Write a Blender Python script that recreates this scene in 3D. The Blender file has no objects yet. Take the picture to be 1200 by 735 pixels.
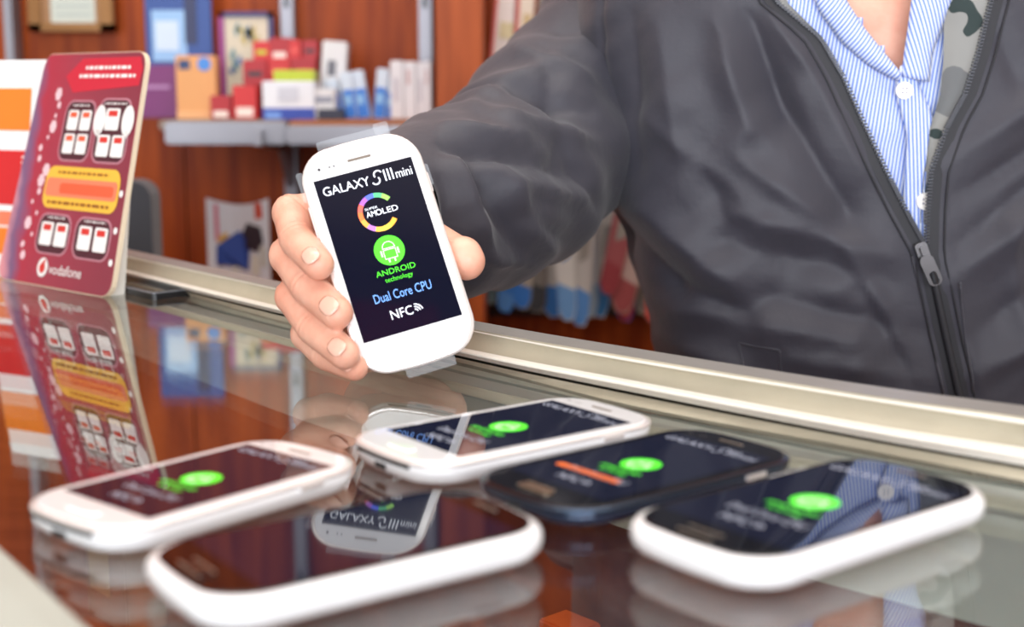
import bpy, bmesh, math, random
from mathutils import Vector, Matrix, noise
random.seed(4)
PI = math.pi
SC = bpy.context.scene
COL = SC.collection
# ------------------------------------------------------------ camera
FPX, PITCH, CAMZ = 1600.0, math.radians(9.4), 0.150
cd = bpy.data.cameras.new('camera'); cam = bpy.data.objects.new('camera', cd); COL.objects.link(cam)
cam.location = (0, 0, CAMZ); cam.rotation_euler = (PI/2 - PITCH, 0, 0)
cd.sensor_width = 23.6; cd.lens = 23.6*FPX/1200; cd.clip_start = .01
cd.dof.use_dof = True; cd.dof.focus_distance = 0.76; cd.dof.aperture_fstop = 4.2
SC.camera = cam
# ------------------------------------------------------------ world, light, exposure
SC.view_settings.view_transform = 'Standard'; SC.view_settings.look = 'None'
SC.view_settings.gamma = 1; SC.view_settings.use_curve_mapping = False
SC.view_settings.exposure = 0.55
SC.cycles.use_denoising = True
W = bpy.data.worlds.new('world'); SC.world = W; W.use_nodes = True
W.node_tree.nodes['Background'].inputs[0].default_value = (.80, .88, 1, 1)
W.node_tree.nodes['Background'].inputs[1].default_value = 1.0
def area(name, loc, target, sx, sy, power, col):
    l = bpy.data.lights.new(name, 'AREA'); l.shape = 'RECTANGLE'; l.size = sx; l.size_y = sy
    l.energy = power; l.color = col
    o = bpy.data.objects.new(name, l); COL.objects.link(o); o.location = loc
    o.rotation_euler = (Vector(target) - Vector(loc)).to_track_quat('-Z', 'Y').to_euler()
    return o
area('window_daylight', (-.1, -1.92, .42), (-.1, 1, .30), 3.0, 1.5, 62, (.93, .96, 1))
area('overhead_fill', (.2, .5, 1.83), (.2, .55, 0), 2.4, 1.6, 22, (1, .97, .92))  # broad overhead fill lamp below the closed ceiling, not daylight
area('back_wall_fill', (-.1, 1.35, 1.80), (-.1, 1.75, 0), 2.6, .35, 10, (1, .96, .90))  # lamp added to brighten the back wall and shelf
# ------------------------------------------------------------ helpers
CP, SP = math.cos(PITCH), math.sin(PITCH)
def ray(px, py):
    u, v = (px-600)/FPX, (367.5-py)/FPX
    return Vector((u, CP + v*SP, -SP + v*CP))
def at(px, py, Y):
    d = ray(px, py); return Vector((0, 0, CAMZ)) + d*(Y/d.y)
def onz(px, py, z=0.0):
    d = ray(px, py); return Vector((0, 0, CAMZ)) + d*((z-CAMZ)/d.z)
def pix(p):
    x, y, z = p[0], p[1], p[2]-CAMZ
    d = y*CP - z*SP; u = y*SP + z*CP
    return 600+FPX*x/d, 367.5-FPX*u/d
def lin(c):
    return tuple(((v/255)/12.92 if v/255 <= .04045 else ((v/255+.055)/1.055)**2.4) for v in c)
MATS = {}
def mat(name, col, rough=.5, metal=0., emis=0., ecol=None, coat=0., sheen=0., var=0., vscale=40., bump=0., bscale=200., trans=0., ior=1.5, spec=.5, alpha=1.):
    if name in MATS: return MATS[name]
    m = bpy.data.materials.new(name); m.use_nodes = True; N = m.node_tree.nodes; L = m.node_tree.links
    b = N['Principled BSDF']; c = (*lin(col), 1)
    b.inputs['Base Color'].default_value = c; b.inputs['Roughness'].default_value = rough
    b.inputs['Metallic'].default_value = metal; b.inputs['IOR'].default_value = ior
    b.inputs['Specular IOR Level'].default_value = spec
    b.inputs['Coat Weight'].default_value = coat; b.inputs['Coat Roughness'].default_value = .03
    b.inputs['Sheen Weight'].default_value = sheen; b.inputs['Transmission Weight'].default_value = trans
    b.inputs['Alpha'].default_value = alpha
    if emis:
        b.inputs['Emission Color'].default_value = (*lin(ecol or col), 1); b.inputs['Emission Strength'].default_value = emis
    tc = N.new('ShaderNodeTexCoord')
    if var:
        n = N.new('ShaderNodeTexNoise'); n.inputs['Scale'].default_value = vscale; n.inputs['Detail'].default_value = 5
        L.new(tc.outputs['Object'], n.inputs['Vector'])
        mx = N.new('ShaderNodeMix'); mx.data_type = 'RGBA'
        L.new(n.outputs['Fac'], mx.inputs['Factor'])
        mx.inputs['A'].default_value = tuple(v*(1-var) for v in c[:3])+(1,)
        mx.inputs['B'].default_value = tuple(min(1, v*(1+var)) for v in c[:3])+(1,)
        L.new(mx.outputs['Result'], b.inputs['Base Color'])
    if bump:
        n = N.new('ShaderNodeTexNoise'); n.inputs['Scale'].default_value = bscale; n.inputs['Detail'].default_value = 4
        L.new(tc.outputs['Object'], n.inputs['Vector'])
        bp = N.new('ShaderNodeBump'); bp.inputs['Strength'].default_value = bump; bp.inputs['Distance'].default_value = .001
        L.new(n.outputs['Fac'], bp.inputs['Height']); L.new(bp.outputs['Normal'], b.inputs['Normal'])
    MATS[name] = m; return m
def wood(name, c1, c2, rough=.45, scale=6, axis='Z'):
    if name in MATS: return MATS[name]
    m = bpy.data.materials.new(name); m.use_nodes = True; N = m.node_tree.nodes; L = m.node_tree.links
    b = N['Principled BSDF']; b.inputs['Roughness'].default_value = rough; b.inputs['Specular IOR Level'].default_value = .2
    tc = N.new('ShaderNodeTexCoord'); mp = N.new('ShaderNodeMapping')
    s = {'Z': (8, 8, .7), 'X': (.7, 8, 8)}[axis]; mp.inputs['Scale'].default_value = s
    L.new(tc.outputs['Object'], mp.inputs['Vector'])
    n = N.new('ShaderNodeTexNoise'); n.inputs['Scale'].default_value = scale; n.inputs['Detail'].default_value = 8
    L.new(mp.outputs['Vector'], n.inputs['Vector'])
    r = N.new('ShaderNodeValToRGB'); r.color_ramp.elements[0].position = .33; r.color_ramp.elements[1].position = .68
    r.color_ramp.elements[0].color = (*lin(c1), 1); r.color_ramp.elements[1].color = (*lin(c2), 1)
    L.new(n.outputs['Fac'], r.inputs['Fac']); L.new(r.outputs['Color'], b.inputs['Base Color'])
    MATS[name] = m; return m
def link(name, me, m=None, parent=None, smooth=True):
    o = bpy.data.objects.new(name, me); COL.objects.link(o)
    if m is not None:
        for x in (m if isinstance(m, (list, tuple)) else [m]): me.materials.append(x)
    if smooth:
        for p in me.polygons: p.use_smooth = True
    if parent is not None: o.parent = parent
    return o
def geo(name, V, Fc, m, parent=None, smooth=False):
    me = bpy.data.meshes.new(name); me.from_pydata([tuple(v) for v in V], [], Fc); me.update()
    bm = bmesh.new(); bm.from_mesh(me); bmesh.ops.recalc_face_normals(bm, faces=bm.faces); bm.to_mesh(me); bm.free()
    return link(name, me, m, parent, smooth)
def empty(name, loc=(0, 0, 0), mtx=None):
    o = bpy.data.objects.new(name, None); COL.objects.link(o); o.empty_display_size = .02
    if mtx is not None: o.matrix_world = mtx
    else: o.location = loc
    return o
def tag(o, label=None, cat=None, group=None, kind=None):
    if label: o['label'] = label
    if cat: o['category'] = cat
    if group: o['group'] = group
    if kind: o['kind'] = kind
    return o
def box_mesh(x0, x1, y0, y1, z0, z1, bev=0., seg=2):
    bm = bmesh.new(); bmesh.ops.create_cube(bm, size=1)
    for v in bm.verts: v.co = ((x0+x1)/2+v.co.x*(x1-x0), (y0+y1)/2+v.co.y*(y1-y0), (z0+z1)/2+v.co.z*(z1-z0))
    if bev: bmesh.ops.bevel(bm, geom=bm.edges[:], offset=bev, segments=seg, affect='EDGES')
    me = bpy.data.meshes.new('box'); bm.to_mesh(me); bm.free(); return me
def box(name, x0, x1, y0, y1, z0, z1, m, parent=None, bev=0.):
    me = box_mesh(x0, x1, y0, y1, z0, z1, bev); me.name = name
    return link(name, me, m, parent, smooth=False)
def rrect(L, Wd, r, n=6, bul=0.):
    """rounded rectangle outline, L along X, Wd along Y, ccw"""
    P = []
    for cx, cy, a0 in ((L/2-r, Wd/2-r, 0), (-L/2+r, Wd/2-r, 90), (-L/2+r, -Wd/2+r, 180), (L/2-r, -Wd/2+r, 270)):
        for k in range(n+1):
            a = math.radians(a0+90*k/n); P.append([cx+r*math.cos(a), cy+r*math.sin(a)])
    if bul:
        for p in P: p[0] -= math.copysign(bul*(p[1]/(Wd/2))**2, p[0])
        Q = []   # extra points across the ends so that they bulge
        for i, p in enumerate(P):
            Q.append(p); q = P[(i+1) % len(P)]
            if abs(p[0]-q[0]) < .004 and abs(p[1]-q[1]) > Wd*.3:
                for t in (.2, .35, .5, .65, .8):
                    y = p[1]*(1-t)+q[1]*t; Q.append([math.copysign(L/2-bul*(y/(Wd/2))**2, p[0]), y])
        P = Q
    return P
def loft(rings, cap0=True, cap1=True, closed=True):
    n = len(rings[0]); V = [v for r in rings for v in r]; Fc = []
    for i in range(len(rings)-1):
        for j in range(n if closed else n-1):
            k = (j+1) % n; Fc.append((i*n+j, i*n+k, (i+1)*n+k, (i+1)*n+j))
    if cap0: Fc.append(tuple(range(n))[::-1])
    if cap1: Fc.append(tuple((len(rings)-1)*n+j for j in range(n)))
    return V, Fc
def plate(L, Wd, r, z0, z1, cx=0, cy=0, bul=0., n=5):
    P = rrect(L, Wd, r, n, bul)
    return loft([[(cx+x, cy+y, z0) for x, y in P], [(cx+x, cy+y, z1) for x, y in P]])
def joinv(*parts):
    V, Fc = [], []
    for v, f in parts:
        o = len(V); V += list(v); Fc += [tuple(i+o for i in q) for q in f]
    return V, Fc
def tube(pts, rads, n=10, cap=True):
    rings = []; pts = [Vector(p) for p in pts]; up = None
    for i, p in enumerate(pts):
        d = (pts[min(i+1, len(pts)-1)] - pts[max(i-1, 0)]).normalized()
        if up is None: up = d.orthogonal().normalized()
        up = (up - d*up.dot(d)).normalized(); s = d.cross(up)
        r = rads[i] if isinstance(rads, (list, tuple)) else rads
        rings.append([p + (up*math.cos(2*PI*k/n) + s*math.sin(2*PI*k/n))*r for k in range(n)])
    return loft(rings, cap, cap)
TC = {}
def text_geo(s, extrude=0.0):
    if s in TC: return TC[s]
    c = bpy.data.curves.new('t', 'FONT'); c.body = s; c.size = 1; c.align_x = 'LEFT'; c.resolution_u = 3
    o = bpy.data.objects.new('t', c); COL.objects.link(o)
    dg = bpy.context.evaluated_depsgraph_get(); me = bpy.data.meshes.new_from_object(o.evaluated_get(dg))
    V = [tuple(v.co) for v in me.vertices]; Fc = [tuple(p.vertices) for p in me.polygons]
    bpy.data.objects.remove(o); bpy.data.curves.remove(c); bpy.data.meshes.remove(me)
    x0 = min(v[0] for v in V); x1 = max(v[0] for v in V); y0 = min(v[1] for v in V); y1 = max(v[1] for v in V)
    V = [((x-x0)/(x1-x0), (y-y0)/(y1-y0)) for x, y, _ in V]
    TC[s] = (V, Fc); return TC[s]
def flat(fn, u0, u1, v0, v1, r=0., n=4, w=0.):
    """flat (rounded) patch mapped through fn(u, v, w)"""
    P = rrect(u1-u0, v1-v0, max(r, 1e-6), n) if r else [(-(u1-u0)/2, -(v1-v0)/2), ((u1-u0)/2, -(v1-v0)/2), ((u1-u0)/2, (v1-v0)/2), (-(u1-u0)/2, (v1-v0)/2)]
    return [fn((u0+u1)/2+x, (v0+v1)/2+y, w) for x, y in P], [tuple(range(len(P)))]
def disc(fn, u, v, r, w=0., n=28, ry=None):
    return [fn(u+r*math.cos(2*PI*k/n), v+(ry or r)*math.sin(2*PI*k/n), w) for k in range(n)], [tuple(range(n))]
def arc(fn, u, v, r0, r1, a0, a1, w=0., n=16):
    V = []
    for k in range(n+1):
        a = math.radians(a0+(a1-a0)*k/n); V += [fn(u+r0*math.cos(a), v+r0*math.sin(a), w), fn(u+r1*math.cos(a), v+r1*math.sin(a), w)]
    return V, [(2*k, 2*k+1, 2*k+3, 2*k+2) for k in range(n)]
def text(fn, s, u0, u1, v0, v1, w=0., slant=0.):
    V, Fc = text_geo(s)
    return [fn(u0+(u1-u0)*x + slant*(v1-v0)*y, v0+(v1-v0)*y, w) for x, y in V], list(Fc)

# ------------------------------------------------------------ materials
ALU = mat('brushed_aluminium', (152, 150, 147), .42, .25, var=.10, vscale=60, bump=.15, bscale=500)
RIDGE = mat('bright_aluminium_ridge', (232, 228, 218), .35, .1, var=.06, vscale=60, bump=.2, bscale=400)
ALUW = mat('worn_cream_aluminium', (178, 170, 150), .48, .12, var=.12, vscale=45, bump=.2, bscale=400)
WHITE = mat('white_gloss_plastic', (246, 247, 250), .18, coat=.5)
WFACE = mat('white_glass_face', (244, 245, 248), .10, coat=.6)
BLACKG = mat('black_glass_face', (8, 9, 14), .04, ior=1.5)
CHROME = mat('chrome_rim', (246, 240, 238), .26, .45)
NAVY = mat('dark_blue_plastic', (40, 58, 86), .16, .5, coat=.8)
GREY = mat('mid_grey_plastic', (120, 122, 128), .4)
DARK = mat('dark_plastic', (24, 24, 28), .35)
DISP = mat('display_glow', (5, 7, 14), .035, emis=.03, ecol=(100, 115, 190), ior=1.5)
TXTG = mat('display_grey', (150, 155, 170), .3, emis=.42)
TXTW = mat('display_white', (220, 225, 235), .3, emis=.75)
TXTB = mat('display_blue', (110, 160, 240), .3, emis=.55)
GREENE = mat('display_green', (70, 205, 45), .3, emis=.75, ecol=(80, 215, 40))
ORE = mat('display_orange', (200, 95, 40), .3, emis=.5)
def hue(i, c): return mat('ring_hue_%d' % i, c, .3, emis=.7)

# ------------------------------------------------------------ setting: shell
WOODW = wood('orange_brown_wall_wood', (128, 46, 10), (178, 80, 22))
WOODP = wood('warm_partition_wood', (134, 56, 20), (180, 86, 38))
WY = 2.0
FL, CE, XL, XR, YB = -.95, 1.9, -2.2, 2.4, -2.0
wb = tag(empty('wall_back', (0, WY, FL)), kind='structure')
wb['label'] = 'orange brown wood panelled wall behind the counter'
xs = [XL, -1.75, -1.30, -.88, -.478, -.12, .42, .90, 1.40, 1.9, XR]
for i in range(len(xs)-1):
    box('wood_panel', xs[i]+.0015, xs[i+1]-.0015, (0, .006, 0, .004)[i % 4], .04, 0, CE-FL, WOODW, wb, .0015)
geo('backing', [(XL, .03, 0), (XR, .03, 0), (XR, .03, CE-FL), (XL, .03, CE-FL)], [(0, 1, 2, 3)], DARK, wb)
PLAST = mat('off_white_plaster', (214, 208, 196), .8, var=.05, vscale=4, bump=.2, bscale=60)
def struct(name, V, F_, m): return tag(geo(name, V, F_, m), kind='structure')
struct('wall_left', [(XL, YB, FL), (XL, WY, FL), (XL, WY, CE), (XL, YB, CE)], [(0, 1, 2, 3)], PLAST)
struct('wall_right', [(XR, YB, FL), (XR, WY, FL), (XR, WY, CE), (XR, YB, CE)], [(0, 1, 2, 3)], PLAST)
struct('ceiling', [(XL, YB, CE), (XR, YB, CE), (XR, WY, CE), (XL, WY, CE)], [(0, 1, 2, 3)], mat('ceiling_paint', (190, 176, 160), .85, var=.04, vscale=3))
struct('floor', [(XL, YB, FL), (XR, YB, FL), (XR, WY, FL), (XL, WY, FL)], [(0, 1, 2, 3)], mat('brown_floor_tile', (120, 96, 78), .4, var=.2, vscale=5))
wf = [-1.7, 1.5, -.4, 1.2]
V = [(XL, YB, FL), (XR, YB, FL), (XR, YB, CE), (XL, YB, CE), (wf[0], YB, wf[2]), (wf[1], YB, wf[2]), (wf[1], YB, wf[3]), (wf[0], YB, wf[3])]
struct('wall_front', V, [(0, 1, 5, 4), (1, 2, 6, 5), (2, 3, 7, 6), (3, 0, 4, 7)], mat('street_side_plaster', (150, 120, 105), .8, var=.1, vscale=3))
w1 = tag(empty('window_1', (0, YB, 0)), kind='structure')
for x in (wf[0], -.63, .43, wf[1]): box('window_frame', x-.025, x+.025, -.03, .03, wf[2], wf[3], ALU, w1, .003)
for z in (wf[2], wf[3]): box('window_frame', wf[0], wf[1], -.03, .03, z-.025, z+.025, ALU, w1, .003)

fa = tag(box('reflection_board', .0, .93, YB+.005, YB+.03, 1.40, 1.775, mat('board_red', (226, 30, 60), .4, emis=0), None, .004), 'unseen red board added for its reflection in the phone screen', 'board')  # out of view; added to mirror red in the held phone's screen
# ------------------------------------------------------------ counter
# rows of the far frame: (height, y at x = 157, 332, 556, 740, 1006, 1200)
PXS = [157, 332, 556, 740, 1006, 1200]
rows = [(.000, [328, 377, 429, 475, 525.5, 563.5]), (.0035, [326.5, 371, 424, 463, 515, 549.5]), (.0015, [326, 370, 423, 461.5, 513.5, 548]),
        (.005, [325.2, 368.5, 421, 459.5, 511.5, 546]), (.0085, [322.5, 365, 417, 453.5, 504, 536]), (.0095, [320, 362, 413, 448, 498, 529]),
        (.0085, [318, 360, 410.5, 445.5, 495, 525]), (.017, [305, 343, 391.5, 426, 470, 500]), (.0182, [303, 341, 389, 424, 467, 497]), (.0175, [302, 340, 387.5, 421, 464, 492]),
        (.0185, [301, 339, 386, 418.5, 461.5, 489]), (.0185, [293.5, 331, 376, 407.5, 449.5, 475.5])]
R = []
for z, ys in rows:
    pts = [onz(x, y, z) for x, y in zip(PXS, ys)]
    # re-sample smoothly in world space along the frame
    d0 = (pts[0]-pts[1]).normalized(); d1 = (pts[-1]-pts[-2]).normalized()
    pts = [pts[0]+d0*.9] + pts + [pts[-1]+d1*.6]
    q = []
    for i in range(1, len(pts)-2):
        for k in range(6):
            t = k/6; a, b, c, e = pts[i-1], pts[i], pts[i+1], pts[i+2]
            if i == 1: a = b*2-c
            if i == len(pts)-3: e = c*2-b
            q.append(.5*((2*b)+(c-a)*t+(2*a-5*b+4*c-e)*t*t+(3*b-a-3*c+e)*t**3))
    q = [pts[0]] + q + [pts[-2], pts[-1]]
    R.append(q)
back = R[-1]
R.append([p+Vector((.0, .0, -.032)) for p in back])
n = len(R[0]); V = [p for r in R for p in r]; Fc = []; mi = []
for i in range(len(R)-1):
    for j in range(n-1): Fc.append((i*n+j, i*n+j+1, (i+1)*n+j+1, (i+1)*n+j)); mi.append(i)
counter = tag(empty('display_counter', (0, 0, FL)), 'glass topped shop display counter with worn aluminium frame and phones on it', 'counter')
def cp(name, V, F_, m, smooth=False):
    return geo(name, [Vector(v)-Vector((0, 0, FL)) for v in V], F_, m, counter, smooth)
fr = cp('rear_rail', V, Fc, [ALU, ALUW, mat('slot_dark', (96, 88, 70), .6), RIDGE])  # slot faces get a darker tone than the rest of the rail
for p, i in zip(fr.data.polygons, mi):
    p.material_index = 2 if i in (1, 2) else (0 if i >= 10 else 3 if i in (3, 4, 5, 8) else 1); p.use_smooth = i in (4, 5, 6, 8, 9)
edge0 = R[0]
A, B = edge0[0], edge0[-1]
nrm = Vector((.747, .665, 0))
f0, f1 = onz(0, 652), onz(90, 735); fd = (f1-f0).normalized()
FA, FB = f0-fd*1.3, f1+fd*1.1
def glassmat():
    m = bpy.data.materials.new('counter_glass'); m.use_nodes = True; N = m.node_tree.nodes; L = m.node_tree.links; N.clear()
    out = N.new('ShaderNodeOutputMaterial'); mix = N.new('ShaderNodeMixShader'); tr = N.new('ShaderNodeBsdfTransparent'); gl = N.new('ShaderNodeBsdfGlossy')
    tr.inputs[0].default_value = (.93, .97, .95, 1); gl.inputs['Roughness'].default_value = .004; gl.inputs[0].default_value = (.97, 1, .99, 1)
    g = N.new('ShaderNodeNewGeometry'); dt = N.new('ShaderNodeVectorMath'); dt.operation = 'DOT_PRODUCT'
    L.new(g.outputs['Incoming'], dt.inputs[0]); L.new(g.outputs['True Normal'], dt.inputs[1])
    def M(op, a, b=None):
        x = N.new('ShaderNodeMath'); x.operation = op
        for i, s in enumerate((a, b)):
            if s is None: continue
            if isinstance(s, (int, float)): x.inputs[i].default_value = s
            else: L.new(s, x.inputs[i])
        return x.outputs[0]
    c = M('ABSOLUTE', dt.outputs['Value']); o = M('SUBTRACT', 1, c); p = M('POWER', o, 4.2); f = M('MULTIPLY_ADD', p, .94); f.node.inputs[2].default_value = .05
    L.new(f, mix.inputs[0]); L.new(tr.outputs[0], mix.inputs[1]); L.new(gl.outputs[0], mix.inputs[2]); L.new(mix.outputs[0], out.inputs[0])
    return m
GLASS = glassmat()
top = [Vector((p.x, p.y, 0)) for p in edge0] + [Vector((FB.x, FB.y, 0)), Vector((FA.x, FA.y, 0))]
nt = len(top)
V = top + [p-Vector((0, 0, .006)) for p in top]
cp('glass_top', V, [tuple(range(nt)), tuple(range(nt, 2*nt))[::-1]] + [(i, (i+1) % nt, nt+(i+1) % nt, nt+i) for i in range(nt)], GLASS)
# front frame: rounded aluminium bar on the customer side
fn_ = Vector((-fd.y, fd.x, 0)); fn_ = fn_ if fn_.dot(nrm) < 0 else -fn_
prof = [(0, .0), (.001, .004), (.004, .0065), (.012, .007), (.028, .0065), (.034, .003), (.035, -.03), (.0, -.03)]
cp('front_rail', *loft([[FA+fn_*a+Vector((0, 0, b)) for a, b in prof], [FB+fn_*a+Vector((0, 0, b)) for a, b in prof]]), mat('satin_grey_rail', (186, 192, 184), .5, .0, var=.05))
# cabinet below the glass
CAB = wood('cabinet_brown_wood', (112, 50, 38), (150, 78, 56), .5, 5, 'X')
ba = [Vector((p.x, p.y, 0))+Vector((.012, .010, 0)) for p in edge0]
def wallq(name, P, z0, z1, m):
    nn = len(P); return cp(name, [Vector((p.x, p.y, z0)) for p in P]+[Vector((p.x, p.y, z1)) for p in P], [(i, i+1, nn+i+1, nn+i) for i in range(nn-1)], m)
cut = max(i for i, p in enumerate(ba) if pix(p)[0] < 1010)
wallq('rear_panel', ba, FL+.05, -.068, CAB)
wallq('inner_rail', [p-Vector((.002, .002, 0)) for p in ba], -.068, -.006, mat('pale_grey_inner_rail', (236, 238, 232), .5, var=.05, vscale=8))
wallq('front_panel', [FA+fn_*.01, FB+fn_*.01], FL+.05, -.03, mat('front_laminate', (176, 170, 160), .5, var=.06, vscale=6))
for nm, P in (('end_panel', [A, FA]), ('end_panel', [B, FB])): wallq(nm, P, FL+.05, -.006, CAB)
sh = [Vector((p.x, p.y, -.22)) for p in ba] + [Vector((FB.x, FB.y, -.22)), Vector((FA.x, FA.y, -.22))]
cp('inner_shelf', sh+[p-Vector((0, 0, .015)) for p in sh], [tuple(range(nt)), tuple(range(nt, 2*nt))[::-1]] + [(i, (i+1) % nt, nt+(i+1) % nt, nt+i) for i in range(nt)], CAB)
wallq('plinth', [Vector((p.x, p.y, 0)) for p in (A, FA, FB, B)], FL, FL+.05, DARK)

# ------------------------------------------------------------ phones
def smartphone(mtx, L, Wd, style, label, show=1, group=None):
    """local frame: X to the top of the phone, Z out of the screen, Y to its left; z = 0 at the back"""
    o = tag(empty('smartphone', mtx=mtx), label, 'phone', group)
    T = .0095
    rr = .0150; bul = .0028
    body = {'white': WHITE, 'pebble': WHITE, 'navy': NAVY}[style]
    prof = {'white': [(.007, 0), (.003, .0007), (.0012, .0022), (.0004, .004), (0, .0055), (0, .0080)],
            'navy': [(.008, 0), (.004, .0005), (.0016, .0018), (.0004, .0036), (0, .005), (.0, .0062)],
            'pebble': [(.010, 0), (.005, .0006), (.002, .0022), (.0004, .0045), (0, .007), (.0003, .0094), (.0014, .0110), (.0030, .0116)]}[style]
    rings = [[(x*(1-2*i/L), y*(1-2*i/Wd), z) for x, y in rrect(L, Wd, rr, 8, bul)] for i, z in prof]
    V, Fc = loft(rings); b = geo('body', V, Fc, body, o, True)
    b.data.polygons[-1].use_smooth = False; b.data.polygons[-2].use_smooth = False
    zt = prof[-1][1]
    if style != 'pebble':
        rings = [[(x*(1-2*i/L), y*(1-2*i/Wd), z) for x, y in rrect(L, Wd, rr, 8, bul)] for i, z in ((.0002, zt), (-.0003, zt+.0004), (-.0003, zt+.0012), (.0003, zt+.0018), (.0012, zt+.0020))]
        rm = CHROME if style == 'white' else mat('gunmetal_rim', (70, 84, 104), .18, 1.)
        V, Fc = loft(rings, True, True); geo('metal_rim', V, Fc, rm, o, True)
        zt += .0019; ins = .0013
    else: ins = .0034
    face = WFACE if style == 'white' else BLACKG
    rings = [[(x*(1-2*i/L), y*(1-2*i/Wd), z) for x, y in rrect(L, Wd, rr, 8, bul)] for i, z in ((ins, zt-.0003), (ins+.0001, zt+.0002), (ins+.0006, zt+.0005))]
    V, Fc = loft(rings); f = geo('front_glass', V, Fc, face, o, True); f.data.polygons[-1].use_smooth = False
    zt += .0005
    s = L/.1216; dl, dw = .0871*s, .0523*Wd/.063; cx = .0014
    P = lambda u, v, w=0: (cx+v*s, -u*s, zt+.00006+w)
    dsp = geo('display', *flat(P, -dw/2/s, dw/2/s, -dl/2/s, dl/2/s), DISP, o)
    w = .00008
    TW, TB = (TXTW, TXTB) if show == 2 else (TXTG, TXTG)
    def U(a): return (a-.5)*.0523
    def Vv(b): return .04355-b*.0871
    def lett(name, m, *g):
        if not show: return
        for V, Fc in g: geo(name, V, Fc, m, dsp)
    lett('display_lettering', TW, text(P, 'GALAXY', U(.06), U(.53), Vv(.105), Vv(.05), w),
         text(P, 'III', U(.685), U(.775), Vv(.105), Vv(.035), w), text(P, 'mini', U(.80), U(.965), Vv(.105), Vv(.055), w),
         joinv(arc(P, U(.628), Vv(.055), .0017, .0024, 20, 210, w), arc(P, U(.592), Vv(.088), .0017, .0024, -160, 40, w)),
         text(P, 'NFC', U(.33), U(.55), Vv(.915), Vv(.86), w),
         joinv(*[arc(P, U(.57), Vv(.908), .0012+k*.0013, .0018+k*.0013, 10, 85, w) for k in range(3)]))
    lett('display_lettering', TB, text(P, 'Dual Core CPU', U(.22), U(.80), Vv(.80), Vv(.745), w))
    lett('display_lettering', GREENE, text(P, 'ANDROID', U(.31), U(.71), Vv(.652), Vv(.618), w), text(P, 'technology', U(.38), U(.66), Vv(.704), Vv(.668), w))
    if show: badge = geo('green_badge', *disc(P, 0.0005, Vv(.513), .0079, w), GREENE, dsp)
    c, v0 = .0005, Vv(.513)
    ln = []
    k = 2*w
    ln += [arc(P, c, v0+.0014, .0030, .0034, 0, 180, k), flat(P, c-.0034, c+.0034, v0+.0011, v0+.0015, w=k)]
    for a, b_, d, e in ((-.0034, -.0030, -.0042, .0006), (.0030, .0034, -.0042, .0006), (-.0034, .0034, -.0044, -.0040), (-.0034, .0034, .0003, .0007),
                        (-.0048, -.0040, -.0026, .0006), (.0040, .0048, -.0026, .0006), (-.0019, -.0011, -.0062, -.0044), (.0011, .0019, -.0062, -.0044)):
        ln.append(flat(P, c+a, c+b_, v0+d, v0+e, w=k))
    V, Fc = joinv(*ln)
    if show: geo('badge_drawing', V, Fc, mat('badge_white', (205, 240, 200), .3, emis=.7), dsp)['kind'] = 'stuff'
    ru, rv = U(.516), Vv(.275)
    if show == 2:
        cols = [(235, 190, 60), (240, 150, 50), (235, 110, 60), (225, 80, 90), (190, 90, 190), (110, 90, 220), (70, 110, 230), (60, 180, 130), (150, 200, 60)]
        cols = [(240, 160, 60), (235, 200, 70), (220, 170, 70), (170, 110, 190), (235, 150, 70), (235, 110, 60), (225, 90, 80), (150, 90, 190), (80, 100, 220), (80, 170, 120), (140, 200, 90)]
        a0 = 325
        for i, cc in enumerate(cols):
            a = a0-i*(290/len(cols)); geo('display_ring', *arc(P, ru, rv, .0078, .0103, a, a-290/len(cols), w, 4), hue(i, cc), dsp)
        lett('display_lettering', TXTW, text(P, 'AM', ru-.0062, ru-.0012, rv-.0016, rv+.0014, k), arc(P, ru+.0004, rv-.0001, .0011, .0016, 0, 360, k), text(P, 'LED', ru+.0024, ru+.0106, rv-.0016, rv+.0014, k),
             text(P, 'SUPER', ru-.0062, ru+.0006, rv+.0022, rv+.0034, k))
    elif style == 'navy' and show:
        lett('display_lettering', ORE, flat(P, -.021, .013, Vv(.80), Vv(.755), .0015, w=w))
    # hardware
    geo('home_button', *plate(.0052, .0165, .0024, zt, zt+.0006, -L/2+.0098, 0), WFACE if style == 'white' else (mat('bronze_button', (150, 130, 110), .3, .8) if style == 'navy' else BLACKG), o, False)
    if style != 'white': geo('button_ring', *joinv(plate(.0008, .0150, .0003, zt+.0005, zt+.0008, -L/2+.0074, 0), plate(.0008, .0150, .0003, zt+.0005, zt+.0008, -L/2+.0122, 0)), mat('soft_silver', (190, 180, 165), .3, .8), o)
    geo('earpiece', *plate(.0013, .0125, .0006, zt-.0002, zt+.0003, L/2-.0098, 0), mat('speaker_mesh', (150, 140, 130), .35, .7), o)
    for yy, r in ((.0215, .0008), (.0160, .0005), (.0137, .0005)):
        geo('sensor_dot', *disc(lambda a, b, w_: (L/2-.0105+b, yy+a, zt+.0001), 0, 0, r, n=12), mat('sensor_grey', (70, 66, 70), .3), o)
    btn = CHROME if style != 'pebble' else WHITE
    geo('power_button', *[x for x in plate(.011, .0016, .0007, zt-.0038, zt-.0018, L/2-.031, -Wd/2-.0001)], btn, o)
    geo('volume_button', *[x for x in plate(.021, .0016, .0007, zt-.0038, zt-.0018, L/2-.038, Wd/2+.0001)], btn, o)
    P_ = [(-L/2+bul*(y/(Wd/2))**2-.0003, y) for y in [(-.30+.06*k)*Wd for k in range(11)]]
    if style == 'white': geo('end_trim', [(x, y, zz) for zz in (.0066, .0082) for x, y in P_], [(k, k+1, 12+k, 11+k) for k in range(10)], mat('smoked_chrome', (90, 90, 96), .15, 1.), o)
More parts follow.
